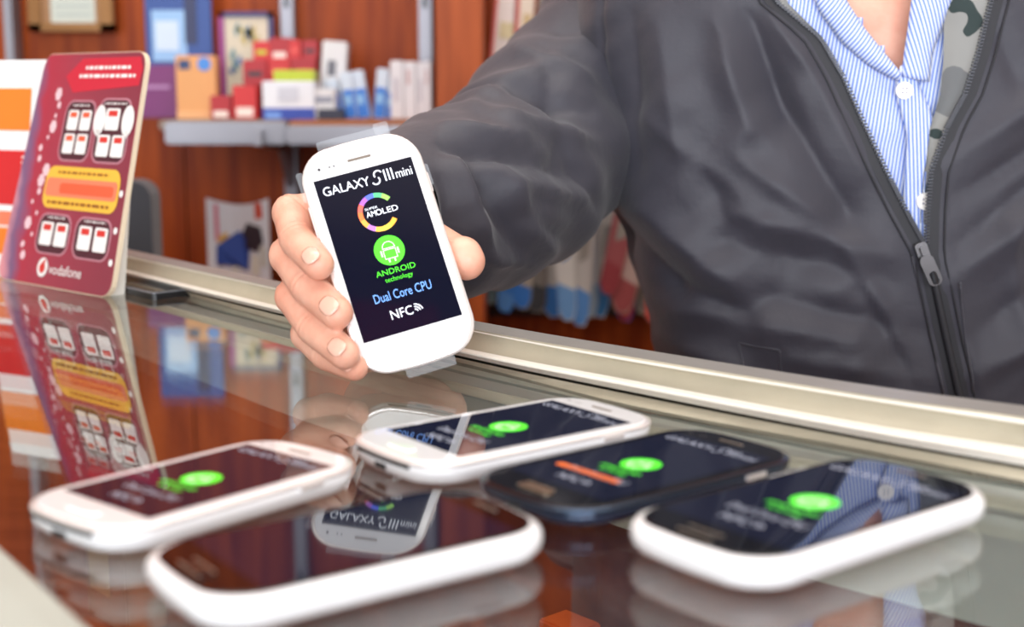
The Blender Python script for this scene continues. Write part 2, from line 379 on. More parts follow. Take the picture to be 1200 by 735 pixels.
    if style != 'pebble': geo('charging_port', *joinv(*[[ [(-L/2-.00025, -.004, .0033+.0), (-L/2-.00025, .004, .0033), (-L/2-.00025, .004, .0055), (-L/2-.00025, -.004, .0055)], [(0, 1, 2, 3)]]]), DARK, o)
    return o, P
def lie(x, y, deg, z=.0):
    return Matrix.Translation((x, y, z)) @ Matrix.Rotation(math.radians(deg), 4, 'Z')
smartphone(lie(-.1129, .4773, 50.0), .1145, .0608, 'white', 'white smartphone lying on the glass in front of the standing leaflet display')
smartphone(lie(-.0020, .5542, 37.4), .1240, .0635, 'white', 'white smartphone with a metal rim lying closest behind the dark blue one')
smartphone(lie(.0485, .5028, 38.9), .1223, .0632, 'navy', 'dark blue smartphone lying on the glass between two white ones')
smartphone(lie(.1016, .4440, 38.3), .1285, .0654, 'pebble', 'white smartphone with black face reflecting the blue striped shirt')
smartphone(lie(-.0502, .4086, 35.7), .1215, .0626, 'pebble', 'white rimmed black faced smartphone lying nearest the counter front edge', 0)
# held phone: pose recovered from its screen corners
rv_ = Vector((-.33089, -.28336, .23333)); Rm = Matrix.Rotation(rv_.length, 3, rv_.normalized())
ux, uz, nn_ = Rm @ Vector((1, 0, 0)), Rm @ Vector((0, 0, 1)), Rm @ Vector((0, -1, 0))
HP = Vector((-.0632, .693, .0672))
HM = Matrix(((uz.x, -ux.x, nn_.x, 0), (uz.y, -ux.y, nn_.y, 0), (uz.z, -ux.z, nn_.z, 0), (0, 0, 0, 1)))
HM.translation = HP - nn_*.0085
held, HPf = smartphone(HM, .1216, .063, 'white', 'white smartphone held upright in the hand, screen facing out', 2)
FILM = mat('clear_film', (215, 222, 230), .12, alpha=.22)
for u0, u1, v0, v1, dz in ((-.019, .019, .0575, .0650, .0004), (.012, .020, .0590, .0672, .0002), (-.010, .016, -.0655, -.0590, .0003), (-.0335, -.0300, .036, .052, -.001), (.0300, .0338, .028, .040, -.001)):
    V, Fc = flat(lambda u, v, w: (v, -u, .0088+dz), u0, u1, v0, v1, .0012)
    f = geo('protective_film', V, Fc, FILM, held)
t = tag(geo('card_wallet', *plate(.042, .060, .004, 0, .0045), DARK), 'small flat black phone lying beside the leaflet display by the frame', 'phone')
t.name = 'smartphone'; t.matrix_world = Matrix.Translation(onz(187, 343)) @ Matrix.Rotation(math.radians(42), 4, 'Z')
geo('silver_edge', *plate(.0425, .0605, .004, .0045, .0052), GREY, t); geo('front_glass', *plate(.038, .056, .003, .0052, .0056), BLACKG, t)

# ------------------------------------------------------------ leaflet display
bl, br = onz(-4, 326), onz(129, 350)
ex = (br-bl); PW = ex.length; ex.normalize()
topc = at(167, 60, br.y+.035)
up_ = (topc-br); up_ -= ex*up_.dot(ex); PH = up_.length; up_.normalize()
pn = ex.cross(up_).normalized()        # towards the customer
PM = Matrix(((ex.x, up_.x, pn.x, bl.x), (ex.y, up_.y, pn.y, bl.y), (ex.z, up_.z, pn.z, bl.z), (0, 0, 0, 1)))
pd = tag(empty('leaflet_display', mtx=PM), 'maroon cardboard price display standing on the glass counter', 'display')
MAR = bpy.data.materials.new('maroon_print'); MAR.use_nodes = True
N, Lk = MAR.node_tree.nodes, MAR.node_tree.links; b = N['Principled BSDF']; b.inputs['Roughness'].default_value = .3
tc = N.new('ShaderNodeTexCoord'); sx = N.new('ShaderNodeSeparateXYZ'); Lk.new(tc.outputs['Object'], sx.inputs[0])
rp = N.new('ShaderNodeValToRGB'); nz = N.new('ShaderNodeTexNoise'); nz.inputs['Scale'].default_value = 30; Lk.new(tc.outputs['Object'], nz.inputs['Vector'])
ma = N.new('ShaderNodeMath'); ma.operation = 'MULTIPLY_ADD'; ma.inputs[1].default_value = .03; Lk.new(nz.outputs['Fac'], ma.inputs[0]); Lk.new(sx.outputs['X'], ma.inputs[2])
dv = N.new('ShaderNodeMath'); dv.operation = 'DIVIDE'; dv.inputs[1].default_value = PW; Lk.new(ma.outputs[0], dv.inputs[0])
Lk.new(dv.outputs[0], rp.inputs['Fac']); Lk.new(rp.outputs['Color'], b.inputs['Base Color'])
e = rp.color_ramp.elements; e[0].position = .0; e[0].color = (*lin((196, 70, 92)), 1); e[1].position = 1; e[1].color = (*lin((136, 46, 66)), 1)
for p_, c_ in ((.12, (226, 150, 160)), (.20, (120, 90, 130)), (.30, (176, 40, 66)), (.55, (158, 50, 72))):
    q = e.new(p_); q.color = (*lin(c_), 1)
def Q(u, v, w=0): return (u*PW, v*PH, w)
def prr(u0, u1, v0, v1, r, w):
    P = rrect((u1-u0)*PW, (v1-v0)*PH, r, 5); return [((u0+u1)/2*PW+x, (v0+v1)/2*PH+y, w) for x, y in P], [tuple(range(len(P)))]
V, Fc = plate(PH, PW, .012, -.004, 0)
V = [(PW/2-y, PH/2+x, z) for x, y, z in V]
cb = geo('card_board', V, Fc, mat('cream_card_edge', (232, 214, 186), .6), pd)
V, Fc = plate(PH-.001, PW-.001, .0115, .0, .0003); V = [(PW/2-y, PH/2+x, z) for x, y, z in V]
geo('printed_sheet', V, Fc, MAR, pd)
# easel strut behind
s0 = [(PW*.93, .0, -.004), (PW*.93, PH*.8, -.004), (PW*.93, .0, -.018)]
zb = lambda x, y, z: (x, y, z)
V = s0 + [(x-.002, y, z) for x, y, z in s0]
# let the strut's foot touch the glass
foot = PM.inverted() @ Vector(((PM @ Vector((PW*.93, 0, -.020))).x, (PM @ Vector((PW*.93, 0, -.020))).y, 0)); V[2] = foot; V[5] = foot-Vector((.002, 0, 0))
geo('easel_strut', V, [(0, 1, 2), (3, 5, 4), (0, 2, 5, 3), (1, 4, 5, 2), (0, 3, 4, 1)], mat('white_card', (238, 236, 228), .6), pd)
PR = mat('bright_red_print', (206, 30, 58), .3); PB = mat('dark_panel_print', (74, 20, 40), .3); PWh = mat('white_print', (246, 242, 240), .4)
PY = mat('yellow_print', (244, 190, 66), .35); POr = mat('orange_red_print', (232, 96, 60), .35); PO2 = mat('pale_red_print', (236, 130, 96), .35); PRD = mat('card_red_print', (216, 50, 44), .35); PLN = mat('panel_outline_print', (196, 132, 146), .35)
V, Fc = [Q(.36, .83, .0005), Q(.97, .86, .0005), Q(.985, .93, .0005), Q(.95, .978, .0005), Q(.40, .975, .0005), Q(.26, .90, .0005)], [(0, 1, 2, 3, 4, 5)]
geo('printed_header', V, Fc, PR, pd)
def dashes(u0, u1, v, h, nseg, w=.0008):
    g = []; u = u0; k = 0
    while u < u1:
        d = (.03, .055, .04, .07, .035)[k % 5]*(u1-u0)*1.6; g.append(prr(u, min(u+d, u1), v-h/2, v+h/2, .0003, w)); u += d+.012; k += 1
    return joinv(*g)
for d_ in (dashes(.45, .88, .935, .014, 6), dashes(.40, .93, .900, .014, 6)): geo('printed_text', *d_, PWh, pd)['kind'] = 'stuff'
def panel(u0, u1, v0, v1):
    geo('printed_panel', *prr(u0-.012, u1+.012, v0-.008, v1+.008, .010, .0005), PLN, pd)
    geo('printed_panel', *prr(u0, u1, v0, v1, .009, .0007), PB, pd)
def card(u0, u1, v0, v1, top=POr):
    cd_ = geo('printed_card', *prr(u0, u1, v0, v1, .002, .0009), PWh, pd)
    geo('printed_tab', *prr(u0+(u1-u0)*.18, u1-(u1-u0)*.18, v1-(v1-v0)*.36, v1-(v1-v0)*.10, .0005, .0011), top, pd)
panel(.34, .61, .545, .79); panel(.655, .935, .545, .80)
for (u, v) in ((.37, .67), (.49, .67), (.37, .57), (.49, .57)): card(u, u+.10, v, v+.085, POr)
card(.725, .85, .675, .765, PRD); card(.685, .795, .565, .655, PRD); card(.815, .925, .565, .655, PRD)
for d_ in (dashes(.40, .56, .775, .008, 3, .001), dashes(.70, .90, .785, .008, 4, .001), dashes(.37, .52, .295, .008, 3, .001), dashes(.70, .88, .295, .008, 3, .001)): geo('printed_text', *d_, PWh, pd)['kind'] = 'stuff'
for u in (.675, .93):
    geo('printed_bubble', *joinv(disc(lambda a, b_, w: ((u)*PW+a, .715*PH+b_, .0012), 0, 0, .0085, ry=.0115), ([Q(u-.02, .675, .0012), Q(u+.02, .675, .0012), Q(u+.012, .64, .0012)], [(0, 1, 2)])), PWh, pd)
geo('printed_banner', *prr(.275, .945, .335, .515, .010, .0007), PY, pd)
geo('printed_banner', *prr(.29, .93, .385, .465, .004, .0009), PO2, pd); geo('printed_banner', *prr(.42, .90, .40, .445, .003, .0010), POr, pd)
for d_ in (dashes(.38, .84, .490, .010, 5, .001), dashes(.33, .88, .360, .013, 6, .001)): geo('printed_text', *d_, mat('brown_print', (150, 90, 30), .4), pd)['kind'] = 'stuff'
panel(.30, .575, .145, .305); panel(.635, .925, .145, .305)
for u in (.325, .455): card(u, u+.11, .175, .275, PRD)
for u in (.665, .80): card(u, u+.11, .175, .275, PRD)
random.seed(9)
for k in range(16):
    v = .12+.75*k/16; u = .20+random.uniform(-.05, .06); r = random.choice((.002, .003, .004, .0055))
    geo('printed_bubble', *disc(lambda a, b_, w: (u*PW+a, v*PH+b_, .0006), 0, 0, r, n=6), mat('pale_pink_print', (240, 200, 208), .4), pd)
for k, (v) in enumerate((.14, .27, .42)): geo('printed_bubble', *disc(lambda a, b_, w: (.965*PW+a, v*PH+b_, .0006), 0, 0, .0028, n=6), PWh, pd)
# emblem and name at the foot
def PQ(a, b_, w=0): return (a, b_, .0009+w)
geo('printed_emblem', *disc(PQ, .405*PW, .080*PH, .0075), PWh, pd)
geo('printed_emblem', *joinv(disc(PQ, .405*PW, .078*PH, .0040, .0003), arc(PQ, .425*PW, .092*PH, .0016, .0042, 90, 190, .0003)), PRD, pd)
geo('printed_lettering', *text(PQ, 'vodafone', .465*PW, .745*PW, .058*PH, .100*PH), PWh, pd)

for o in [x for x in bpy.data.objects if x.parent is pd and x.name.split('.')[0] != 'easel_strut']:
    for v in o.data.vertices: v.co.x = PW-(PW-v.co.x)*(1-.15*v.co.y/PH)
# white leaflet board behind it
a0, a1 = onz(-45, 316), onz(120, 330)
ex2 = (a1-a0).normalized(); tp = at(60, 66, a0.y*.35+a1.y*.65+.02)
HH = tp.z
LM = Matrix.Translation(a0+Vector((0, .035, 0))) @ Matrix.Rotation(math.atan2(ex2.y, ex2.x), 4, 'Z') @ Matrix.Rotation(math.radians(-8), 4, 'X')
lb = tag(empty('leaflet_board', mtx=LM), 'white leaflet board with orange and red price panels behind the maroon display', 'display')
LW = (a1-a0).length
box('card_board', 0, LW, 0, .003, 0, HH, mat('bright_white_card', (250, 250, 250), .5), lb, .0008)
def lbp(name, u0, u1, v0, v1, m, w=.0006): box(name, u0*LW, u1*LW, -w, 0, v0*HH, v1*HH, m, lb)
LR = mat('leaflet_red', (208, 34, 40), .45)
lbp('printed_panel', .0, .42, .30, .565, LR); lbp('printed_panel', .0, .25, .20, .27, PO2); lbp('printed_panel', .285, .43, .06, .27, LR)
lbp('printed_panel', .0, .345, .66, .865, mat('leaflet_orange', (240, 130, 40), .4)); lbp('printed_panel', .0, .275, .06, .19, mat('leaflet_orange', (240, 130, 40), .4))
for k in range(9): lbp('printed_text', .30, .32+.05*((k*7) % 3), .32+k*.026, .33+k*.026, PWh, .0009)
fv = [(LW*.5, .003, HH*.6), (LW*.5, .003, 0), (LW*.5, .05, .007)]
geo('easel_strut', fv+[(x+.002, y, z) for x, y, z in fv], [(0, 1, 2), (3, 5, 4), (0, 2, 5, 3), (1, 4, 5, 2), (0, 3, 4, 1)], mat('white_card', (238, 236, 228), .6), lb)

# ------------------------------------------------------------ things in the cabinet
def bx_thing(name, p, w, d, h, rot, m, label, cat, panels=(), group=None):
    o = tag(box(name, -w/2, w/2, -d/2, d/2, 0, h, m, None, min(.0012, d*.2)), label, cat, group)
    o.matrix_world = Matrix.Translation(p) @ Matrix.Rotation(rot, 4, 'Z')
    for i_, (u0, u1, v0, v1, mm) in enumerate(panels): box('printed_panel', -w/2+u0*w, -w/2+u1*w, -d/2-.0005*(i_+1), -d/2, v0*h, v1*h, mm, o)
    return o
BRt = math.radians(-48)
cy_ = lambda c, r=.45: mat('carton_%d_%d_%d' % c, c, r, var=.04, vscale=60)
def inside(px, py, z, back=.03):
    d = ray(px, py); P0 = Vector((0, 0, CAMZ)); rp0 = ba[cut//2]; t = ((rp0-nrm*back).dot(nrm)-P0.dot(nrm))/d.dot(nrm); q = P0+d*t; return Vector((q.x, q.y, -.22))
bx_thing('product_box', inside(668, 700, 0), .026, .02, .105, BRt, cy_((226, 92, 30)), 'orange product box inside the cabinet under the glass', 'box', ((.1, .9, .1, .4, cy_((60, 20, 20))), (.1, .9, .5, .85, cy_((200, 130, 50)))))
bx_thing('product_box', inside(700, 735, 0), .045, .02, .085, BRt, cy_((236, 170, 60)), 'yellow product box inside the cabinet beside the orange one', 'box', ((.1, .9, .6, .8, cy_((150, 60, 20))),))
bx_thing('product_box', inside(150, 735, 0, .08), .06, .03, .07, BRt, cy_((190, 150, 120)), 'tan product box inside the cabinet near the front frame', 'box', ((.1, .6, .3, .8, cy_((230, 200, 150))),))

# ------------------------------------------------------------ wall shelf and what stands on it
SY = 1.86                                        # front of the goods
zs = at(400, 138.5, SY).z
shelf = tag(empty('wall_shelf', (0, WY, zs)), 'grey steel shelf with wooden board on the panelled wall', 'shelf')
STEEL = mat('grey_shelf_steel', (150, 150, 158), .4, .5, var=.05)
xl, xm, xr = at(172, 148, 1.72).x, at(335, 148, 1.72).x, at(760, 148, 1.72).x
box('shelf_board', xl+.012, xm-.002, -.27, -.01, -.012, 0, mat('grey_brown_board', (150, 130, 118), .5, var=.08), shelf, .002)
box('shelf_board', xm+.002, xr, -.27, -.01, -.012, 0, wood('shelf_wood', (150, 88, 52), (186, 120, 78), .45, 6, 'X'), shelf, .002)
box('front_lip', xl+.02, xm+.0, -.275, -.262, -.030, -.002, STEEL, shelf, .003)
box('front_lip', xm, xr, -.284, -.271, -.030, -.006, STEEL, shelf, .003)
def up_post(px, z0, z1, w=.013):
    x = at(px, 100, 1.98).x; o = tag(box('wall_upright', x-w, x+w, 1.955, 1.998, z0, z1, STEEL, None, .003), None, 'upright'); return o, x
for px, lab in ((341, 'grey steel wall upright behind the red blister packs'), (500, 'grey steel wall upright right of the white boxes'), (20, 'thin grey steel wall upright above the leaflet board')):
    o, x = up_post(px, -.5, 1.2, .009 if px > 30 else .006); tag(o, lab)
    if px > 30:
        pr = [(x-.004, -.045-.0, 0)]
        V = [(a, y, z) for a in (-.005, .005) for y, z in ((-.0, -.012), (-.25, -.012), (-.25, -.03), (-.07, -.045), (-.0, -.10))]
        geo('bracket', [(x+a, y-.045, z) for a, y, z in V], [(0, 1, 2, 3, 4), (5, 6, 7, 8, 9)]+[(i, (i+1) % 5, 5+(i+1) % 5, 5+i) for i in range(5)], STEEL, shelf)
        for k in range(14): box('slot', x-.003, x+.003, 1.9535, 1.9555, -.4+k*.11, -.38+k*.11, DARK, o)
def on_shelf(name, px0, px1, pyt, Y, d, m, label, cat, panels=(), group=None, base=None, tilt=0):
    p0, p1 = at(px0, pyt, Y), at(px1, pyt, Y); zb_ = zs if base is None else base
    o = bx_thing(name, Vector(((p0.x+p1.x)/2, Y+d/2, zb_)), p1.x-p0.x, d, p0.z-zb_, 0, m, label, cat, panels, group)
    if tilt: o.matrix_world = o.matrix_world @ Matrix.Rotation(tilt, 4, 'Y')
    return o
c = cy_
on_shelf('poster_card', 168, 246, -20, 1.93, .008, c((44, 78, 150)), 'tall blue poster card standing at the left end of the shelf', 'poster',
         ((.1, .62, .42, .80, c((150, 190, 232))), (.15, .5, .50, .72, c((205, 222, 240))), (.6, .78, .55, .95, c((40, 48, 90))), (.0, 1, 0, .36, c((28, 44, 100)))))
on_shelf('carton', 160, 236, 76, 1.875, .04, c((122, 40, 110)), 'purple carton in front of the blue poster card', 'box', ((.08, .5, .55, .62, c((180, 130, 180))),))
on_shelf('carton', 205, 252, 65, 1.83, .03, c((226, 160, 96)), 'tan orange carton with a blue square and round blue sticker', 'box',
         ((.08, .36, .78, .93, c((40, 62, 110))), (.0, 1., .0, .12, c((236, 176, 120)))))
oo = [o for o in bpy.data.objects if o.get('label', '').startswith('tan orange')][0]
wq = at(252, 65, 1.83).x-at(205, 65, 1.83).x; hq = at(252, 65, 1.83).z-zs
geo('round_sticker', *disc(lambda a, b_, w: (wq*.22+a, -.0158, hq*.865+b_), 0, 0, wq*.17), c((70, 140, 220)), oo)
# framed print
p0, p1 = at(256, 14, 1.93), at(320, 14, 1.93)
fp = tag(empty('framed_print', ((p0.x+p1.x)/2, 1.93, zs)), 'framed blue and white patterned print standing behind the red packs', 'picture')
fw, fh = (p1.x-p0.x)/2, p0.z-zs
for x0, x1, z0, z1, m in ((-fw, -fw+.008, 0, fh, c((150, 50, 130))), (fw-.007, fw, 0, fh, c((48, 50, 110))), (-fw, fw, fh-.007, fh, c((48, 50, 110))), (-fw, fw, 0, .007, c((48, 50, 110)))): box('frame', x0, x1, -.005, .005, z0, z1, m, fp)
box('print_sheet', -fw+.006, fw-.006, -.002, .003, .005, fh-.005, c((214, 204, 180)), fp)
random.seed(3)
for k in range(26):
    u, v = random.uniform(-fw+.016, fw-.016), random.uniform(.02, fh-.02); a = random.uniform(0, PI); L_ = random.uniform(.006, .014)
    geo('print_mark', [(u+L_*math.cos(a), -.003, v+L_*math.sin(a)), (u-.004*math.sin(a), -.003, v+.004*math.cos(a)), (u-L_*math.cos(a), -.003, v-L_*math.sin(a)), (u+.004*math.sin(a), -.003, v-.004*math.cos(a))], [(0, 1, 2, 3)], c(random.choice(((70, 120, 170), (60, 90, 150), (90, 140, 150), (190, 170, 90)))), fp)
# red packs, stacked
RED, RED2, YEL, BLU, BLK = c((206, 34, 36)), c((176, 22, 34)), c((190, 204, 40)), c((44, 70, 170)), c((40, 40, 50))
def zpx(y, Y): return at(300, y, Y).z
reds = [(246, 270, 112, 1.80, None, 'small red pack at the left foot of the framed print'), (272, 300, 100, 1.80, None, 'red pack with white label left of the white and blue box'),
        (284, 312, 70, 1.86, 100, 'red pack leaning in the middle of the red heap'), (296, 316, 48, 1.88, 72, 'small red pack topmost on the heap, left one'),
        (316, 338, 44, 1.88, 70, 'red pack with pale disc on top of the heap'), (338, 352, 46, 1.88, 70, 'narrow red pack on top of the heap'), (354, 372, 47, 1.88, 70, 'red pack with dark stripe, right end of the top row'),
        (312, 340, 68, 1.87, 96, 'wide red pack under the pale disc pack'), (341, 370, 68, 1.87, 96, 'wide red pack above the yellow green box')]
for i, (x0, x1, y, Y, yb, lab) in enumerate(reds):
    on_shelf('blister_pack', x0, x1, y, Y, .04, RED if i % 2 else RED2, lab, 'pack', ((.15, .85, .08, .35, c((240, 225, 215))) if i in (0, 1, 4) else (.2, .8, .35, .55, BLK if i in (6, 2) else YEL if i in (3,) else c((232, 90, 80))),), 'red packs heaped on the wall shelf', None if yb is None else zpx(yb, Y))
on_shelf('carton', 300, 340, 97, 1.865, .05, c((80, 30, 34)), 'dark red carton under the heap of red packs', 'box')
on_shelf('carton', 341, 372, 97, 1.865, .05, c((100, 34, 38)), 'dark red carton behind the white and blue box', 'box')
on_shelf('carton', 307, 368, 95, 1.78, .05, c((232, 232, 238)), 'white carton with blue base band in front of the red heap', 'box', ((.0, 1., .0, .30, BLU), (.05, .35, .02, .2, c((110, 150, 220))), (.3, .7, .5, .85, c((206, 206, 216)))))
on_shelf('carton', 320, 368, 82, 1.785, .04, YEL, 'yellow green carton lying on the white and blue carton', 'box', (), None, zpx(95, 1.782))
on_shelf('carton', 371, 400, 48, 1.86, .04, c((226, 224, 226)), 'tall white carton with dark square left of the blue packs', 'box', ((.25, .6, .55, .75, c((110, 110, 120))), (.1, .3, .1, .5, c((200, 210, 220)))), tilt=.08)
on_shelf('carton', 368, 392, 104, 1.79, .03, c((226, 222, 222)), 'low white carton beside the blue packs', 'box', ((.0, .9, .55, .75, c((150, 150, 165))),))
for i, (x0, x1, y, t_) in enumerate(((390, 404, 92, -.22), (404, 418, 84, -.12), (418, 434, 82, -.16), (436, 450, 80, .1), (448, 458, 90, .15))):
    on_shelf('blister_pack', x0, x1, y, 1.84-.01*(i % 2), .02, c((214, 226, 240)), ('white and blue pack leaning at the left of its row', 'white and blue pack, second in the leaning row', 'widest white and blue pack in the leaning row', 'white and blue pack tilting towards the white cartons', 'small bright blue pack against the white cartons')[i], 'pack',
             ((.05, .95, .02, .62, c((40, 120, 216))), (.2, .7, .3, .5, c((150, 200, 240)))), 'white and blue packs leaning on the wall shelf', tilt=t_)
on_shelf('charger_pouch', 372, 402, 128, 1.765, .03, c((34, 36, 60)), 'small dark pouch lying before the blue packs', 'pouch', tilt=.0)
for i, (x0, x1, y) in enumerate(((457, 472, 71), (473, 487, 72), (488, 497, 73), (497, 505, 72))):
    on_shelf('carton', x0, x1, y, 1.83, .05, c((232, 230, 234)), ('white carton at the left of the upright white cartons', 'white carton, second in the row of upright white cartons', 'narrow white carton, third in the upright row', 'narrow white carton against the wall upright')[i], 'box',
             ((.3, .6, .3, .7, c((196, 190, 200))),) if i % 2 == 0 else ((.2, .5, .6, .85, c((200, 170, 170))),), 'upright white cartons at the shelf end')
# wall frame at the top left
p0, p1 = at(48, -30, 1.97), at(118, 37, 1.97)
wfm = tag(empty('wall_frame', ((p0.x+p1.x)/2, 1.97, p1.z)), 'bronze framed certificate hanging above the leaflet board', 'picture')
fw, fh = (p1.x-p0.x)/2, p0.z-p1.z; BZ = mat('bronze_frame', (130, 90, 50), .35, .6)
for x0, x1, z0, z1 in ((-fw-.02, -fw, 0, fh), (fw, fw+.02, 0, fh), (-fw-.02, fw+.02, 0, .012), (-fw-.02, fw+.02, fh, fh+.012)): box('frame', x0, x1, -.008, .012, z0, z1, BZ, wfm, .002)
box('paper_sheet', -fw, fw, -.001, .004, .012, fh, c((200, 206, 196)), wfm); box('mount', -fw-.001, -fw*.72, -.003, .003, .012, fh, c((156, 112, 70)), wfm); box('mount', fw*.86, fw+.001, -.003, .003, .012, fh, c((156, 112, 70)), wfm)
for k in range(6): box('printed_line', -fw*.55, fw*.7, -.0018, 0, .022+k*.012, .025+k*.012, c((170, 180, 176)), wfm)
# partition to the right of the shelf, dark gap, magazine rack
x0, x1 = at(510, 0, 1.70).x, at(566, 0, 1.70).x
tag(box('trim_1', x0, x1, 1.70, 1.999, FL, CE, WOODP, None, .003), 'orange brown wooden partition beside the shelf', kind='structure')
# magazines on an upper ledge
for i, (xa, xb, ya, yb, cc, pp, lab, tl) in enumerate(((573, 600, -20, 72, (232, 214, 206), ((.0, .14, 0, 1, c((216, 90, 80))), (.3, .9, .3, .5, c((216, 196, 150)))), 'white magazine with red spine beside the wooden partition', .10),
     (598, 622, -20, 60, (226, 206, 186), ((.1, .3, 0, 1, c((196, 80, 70))), (.5, .9, .2, .6, c((200, 170, 120)))), 'cream magazine standing second from the partition', .06),
     (624, 650, -20, 56, (214, 212, 206), ((.0, .2, 0, 1, c((120, 110, 100))), (.4, .8, .2, .6, c((190, 190, 200)))), 'grey white magazine standing just above the sleeve', .10))):
    pa, pb = at(xa, ya, 1.80), at(xb, yb, 1.80)
    o = bx_thing('magazine', Vector(((pa.x+pb.x)/2, 1.81, at(600, 76, 1.80).z+.003)), pb.x-pa.x, .010, pa.z-at(600, 76, 1.80).z, 0, c(cc), lab, 'magazine', pp, 'magazines on the upper ledge')
    o.matrix_world = o.matrix_world @ Matrix.Rotation(tl, 4, 'Y')
xa = at(568, 0, 1.80).x
lg = tag(box('magazine_ledge', xa, xa+.5, 1.74, 1.999, at(600, 76, 1.80).z-.012, at(600, 76, 1.80).z, DARK, None, .002), 'dark ledge holding the magazines on the back wall', 'shelf')
# lower goods behind the arm: hook strip and hanging packs
hk = tag(box('hook_rail', at(540, 0, 1.9).x, at(840, 0, 1.9).x, 1.93, 1.955, at(600, 222, 1.93).z, at(600, 212, 1.93).z, STEEL, None, .003), 'steel hook rail carrying the hanging packs behind the sleeve', 'rail')
kd = tag(box('kick_board', at(545, 0, 1.9).x, at(860, 0, 1.9).x, 1.955, 1.999, at(600, 372, 1.95).z, at(600, 230, 1.95).z, mat('deep_brown_board', (46, 22, 20), .6), None, .002), 'dark backing board behind the hanging packs', 'board')
HPK = [(566, 582, 332, 356, 0, (200, 212, 206), (150, 190, 200)), (581, 601, 330, 366, .1, (60, 130, 214), (90, 150, 220)), (600, 622, 300, 362, .05, (190, 176, 160), (60, 130, 214)),
       (616, 640, 280, 366, .0, (150, 140, 130), (70, 70, 74)), (636, 668, 262, 372, -.12, (226, 216, 204), (64, 136, 216)), (655, 676, 250, 376, -.05, (236, 232, 226), (120, 170, 226)),
       (668, 690, 240, 382, .05, (214, 206, 200), (96, 150, 216)), (680, 700, 235, 372, .0, (200, 196, 196), (150, 170, 190)), (693, 712, 240, 372, .10, (232, 220, 206), (70, 140, 200)),
       (700, 722, 236, 345, .22, (176, 90, 92), (160, 60, 66)), (714, 740, 250, 366, .2, (206, 176, 166), (170, 80, 80)), (722, 742, 300, 376, .05, (44, 90, 190), (190, 60, 60)),
       (742, 762, 300, 368, .2, (226, 204, 160), (150, 140, 130)), (754, 776, 330, 378, .1, (190, 140, 140), (220, 90, 80))]
labs = ['small pale pack under the cuff end of the sleeve', 'bright blue pack hanging under the sleeve', 'beige pack with blue foot hanging under the sleeve', 'grey brown pack hanging beside the dark gap',
        'broad cream pack with blue foot, tilted', 'white pack overlapping the broad cream one', 'tall grey white pack reaching lowest', 'plain grey pack beside the tallest one', 'cream pack with teal foot',
        'dull red pack slanting below the armpit', 'pinkish pack beside the dull red one', 'dark blue pack with red corner', 'yellowish pack near the jacket edge', 'rose pack half hidden by the jacket']
for i, (xa, xb, ya, yb, tl, c1, c2) in enumerate(HPK):
    Y = 1.90-.011*((i*3) % 4); pa, pb = at(xa, ya, Y), at(xb, yb, Y); w, h = pb.x-pa.x, pa.z-pb.z; h += .10
    o = tag(empty('hanging_pack', ((pa.x+pb.x)/2, Y, pb.z)), labs[i], 'pack', 'packs hanging on the wall hooks')
    P = [(-w*.5, h), (w*.5, h), (w*.52, h*.45), (w*.5, h*.07), (w*.28, 0), (-w*.2, .001), (-w*.46, h*.06), (-w*.54, h*.4)]
    V = [(x, y_, z) for y_ in (-.004, .004) for x, z in P]; o2 = geo('pouch', V, [tuple(range(8)), tuple(range(8, 16))[::-1]]+[(k, (k+1) % 8, 8+(k+1) % 8, 8+k) for k in range(8)], c(c1), o)
    geo('printed_panel', [(-w*.5, -.0046, h*.22), (w*.48, -.0046, h*.17), (w*.46, -.0046, h*.07), (w*.24, -.0046, .002), (-w*.18, -.0046, .002), (-w*.45, -.0046, h*.07)], [(0, 1, 2, 3, 4, 5)], c(c2), o)
    geo('printed_panel', [(-w*.3, -.0046, h*.5), (w*.3, -.0046, h*.52), (w*.28, -.0046, h*.36), (-w*.2, -.0046, h*.33)], [(0, 1, 2, 3)], c(random.choice(((90, 84, 80), (70, 130, 200), (170, 160, 150), (236, 232, 226)))), o)
    o.rotation_euler = (0, tl, 0)
# picture leaflet low on the wall
p0, p1 = at(241, 232, 1.80), at(319, 345, 1.80); w, h = p1.x-p0.x, p0.z-p1.z
lf = tag(empty('picture_leaflet', ((p0.x+p1.x)/2, 1.80, p1.z)), 'white leaflet with blue picture standing low before the back wall', 'leaflet')
nx = 8; V = []
for y_ in (0, .003):
    for z in (0, 1):
        for k in range(nx+1): t = k/nx; V.append((-w/2+w*t, y_+.012*math.sin(t*PI*1.3), z*(h-.010*math.sin(t*PI)-.0*t)))
q = nx+1; Fc = []
for k in range(nx): Fc += [(k, k+1, q+k+1, q+k), (2*q+k, 3*q+k, 3*q+k+1, 2*q+k+1), (q+k, q+k+1, 3*q+k+1, 3*q+k), (k, 2*q+k, 2*q+k+1, k+1)]
geo('folded_sheet', V, Fc, c((226, 222, 228)), lf)
def lp(u, v): return (-w/2+w*u, -.0015+.012*math.sin(u*PI*1.3), h*v)
def lpoly(name, pts, cc): geo(name, [lp(*p) for p in pts], [tuple(range(len(pts)))], c(cc), lf)
lpoly('printed_stripe', [(.12, .55), (.18, .55), (.17, .93), (.11, .93)], (214, 120, 140))
lpoly('printed_block', [(.77, .78), (.90, .80), (.88, .95), (.76, .95)], (206, 70, 40))
lpoly('printed_block', [(.16, .50), (.32, .56), (.30, .64), (.16, .60)], (220, 170, 80))
lpoly('printed_picture', [(.12, .32), (.45, .28), (.62, .24), (.66, .50), (.5, .66), (.30, .58), (.13, .50)], (36, 66, 150))
lpoly('printed_picture', [(.55, .48), (.80, .44), (.90, .55), (.86, .70), (.62, .74), (.54, .64)], (54, 40, 50))
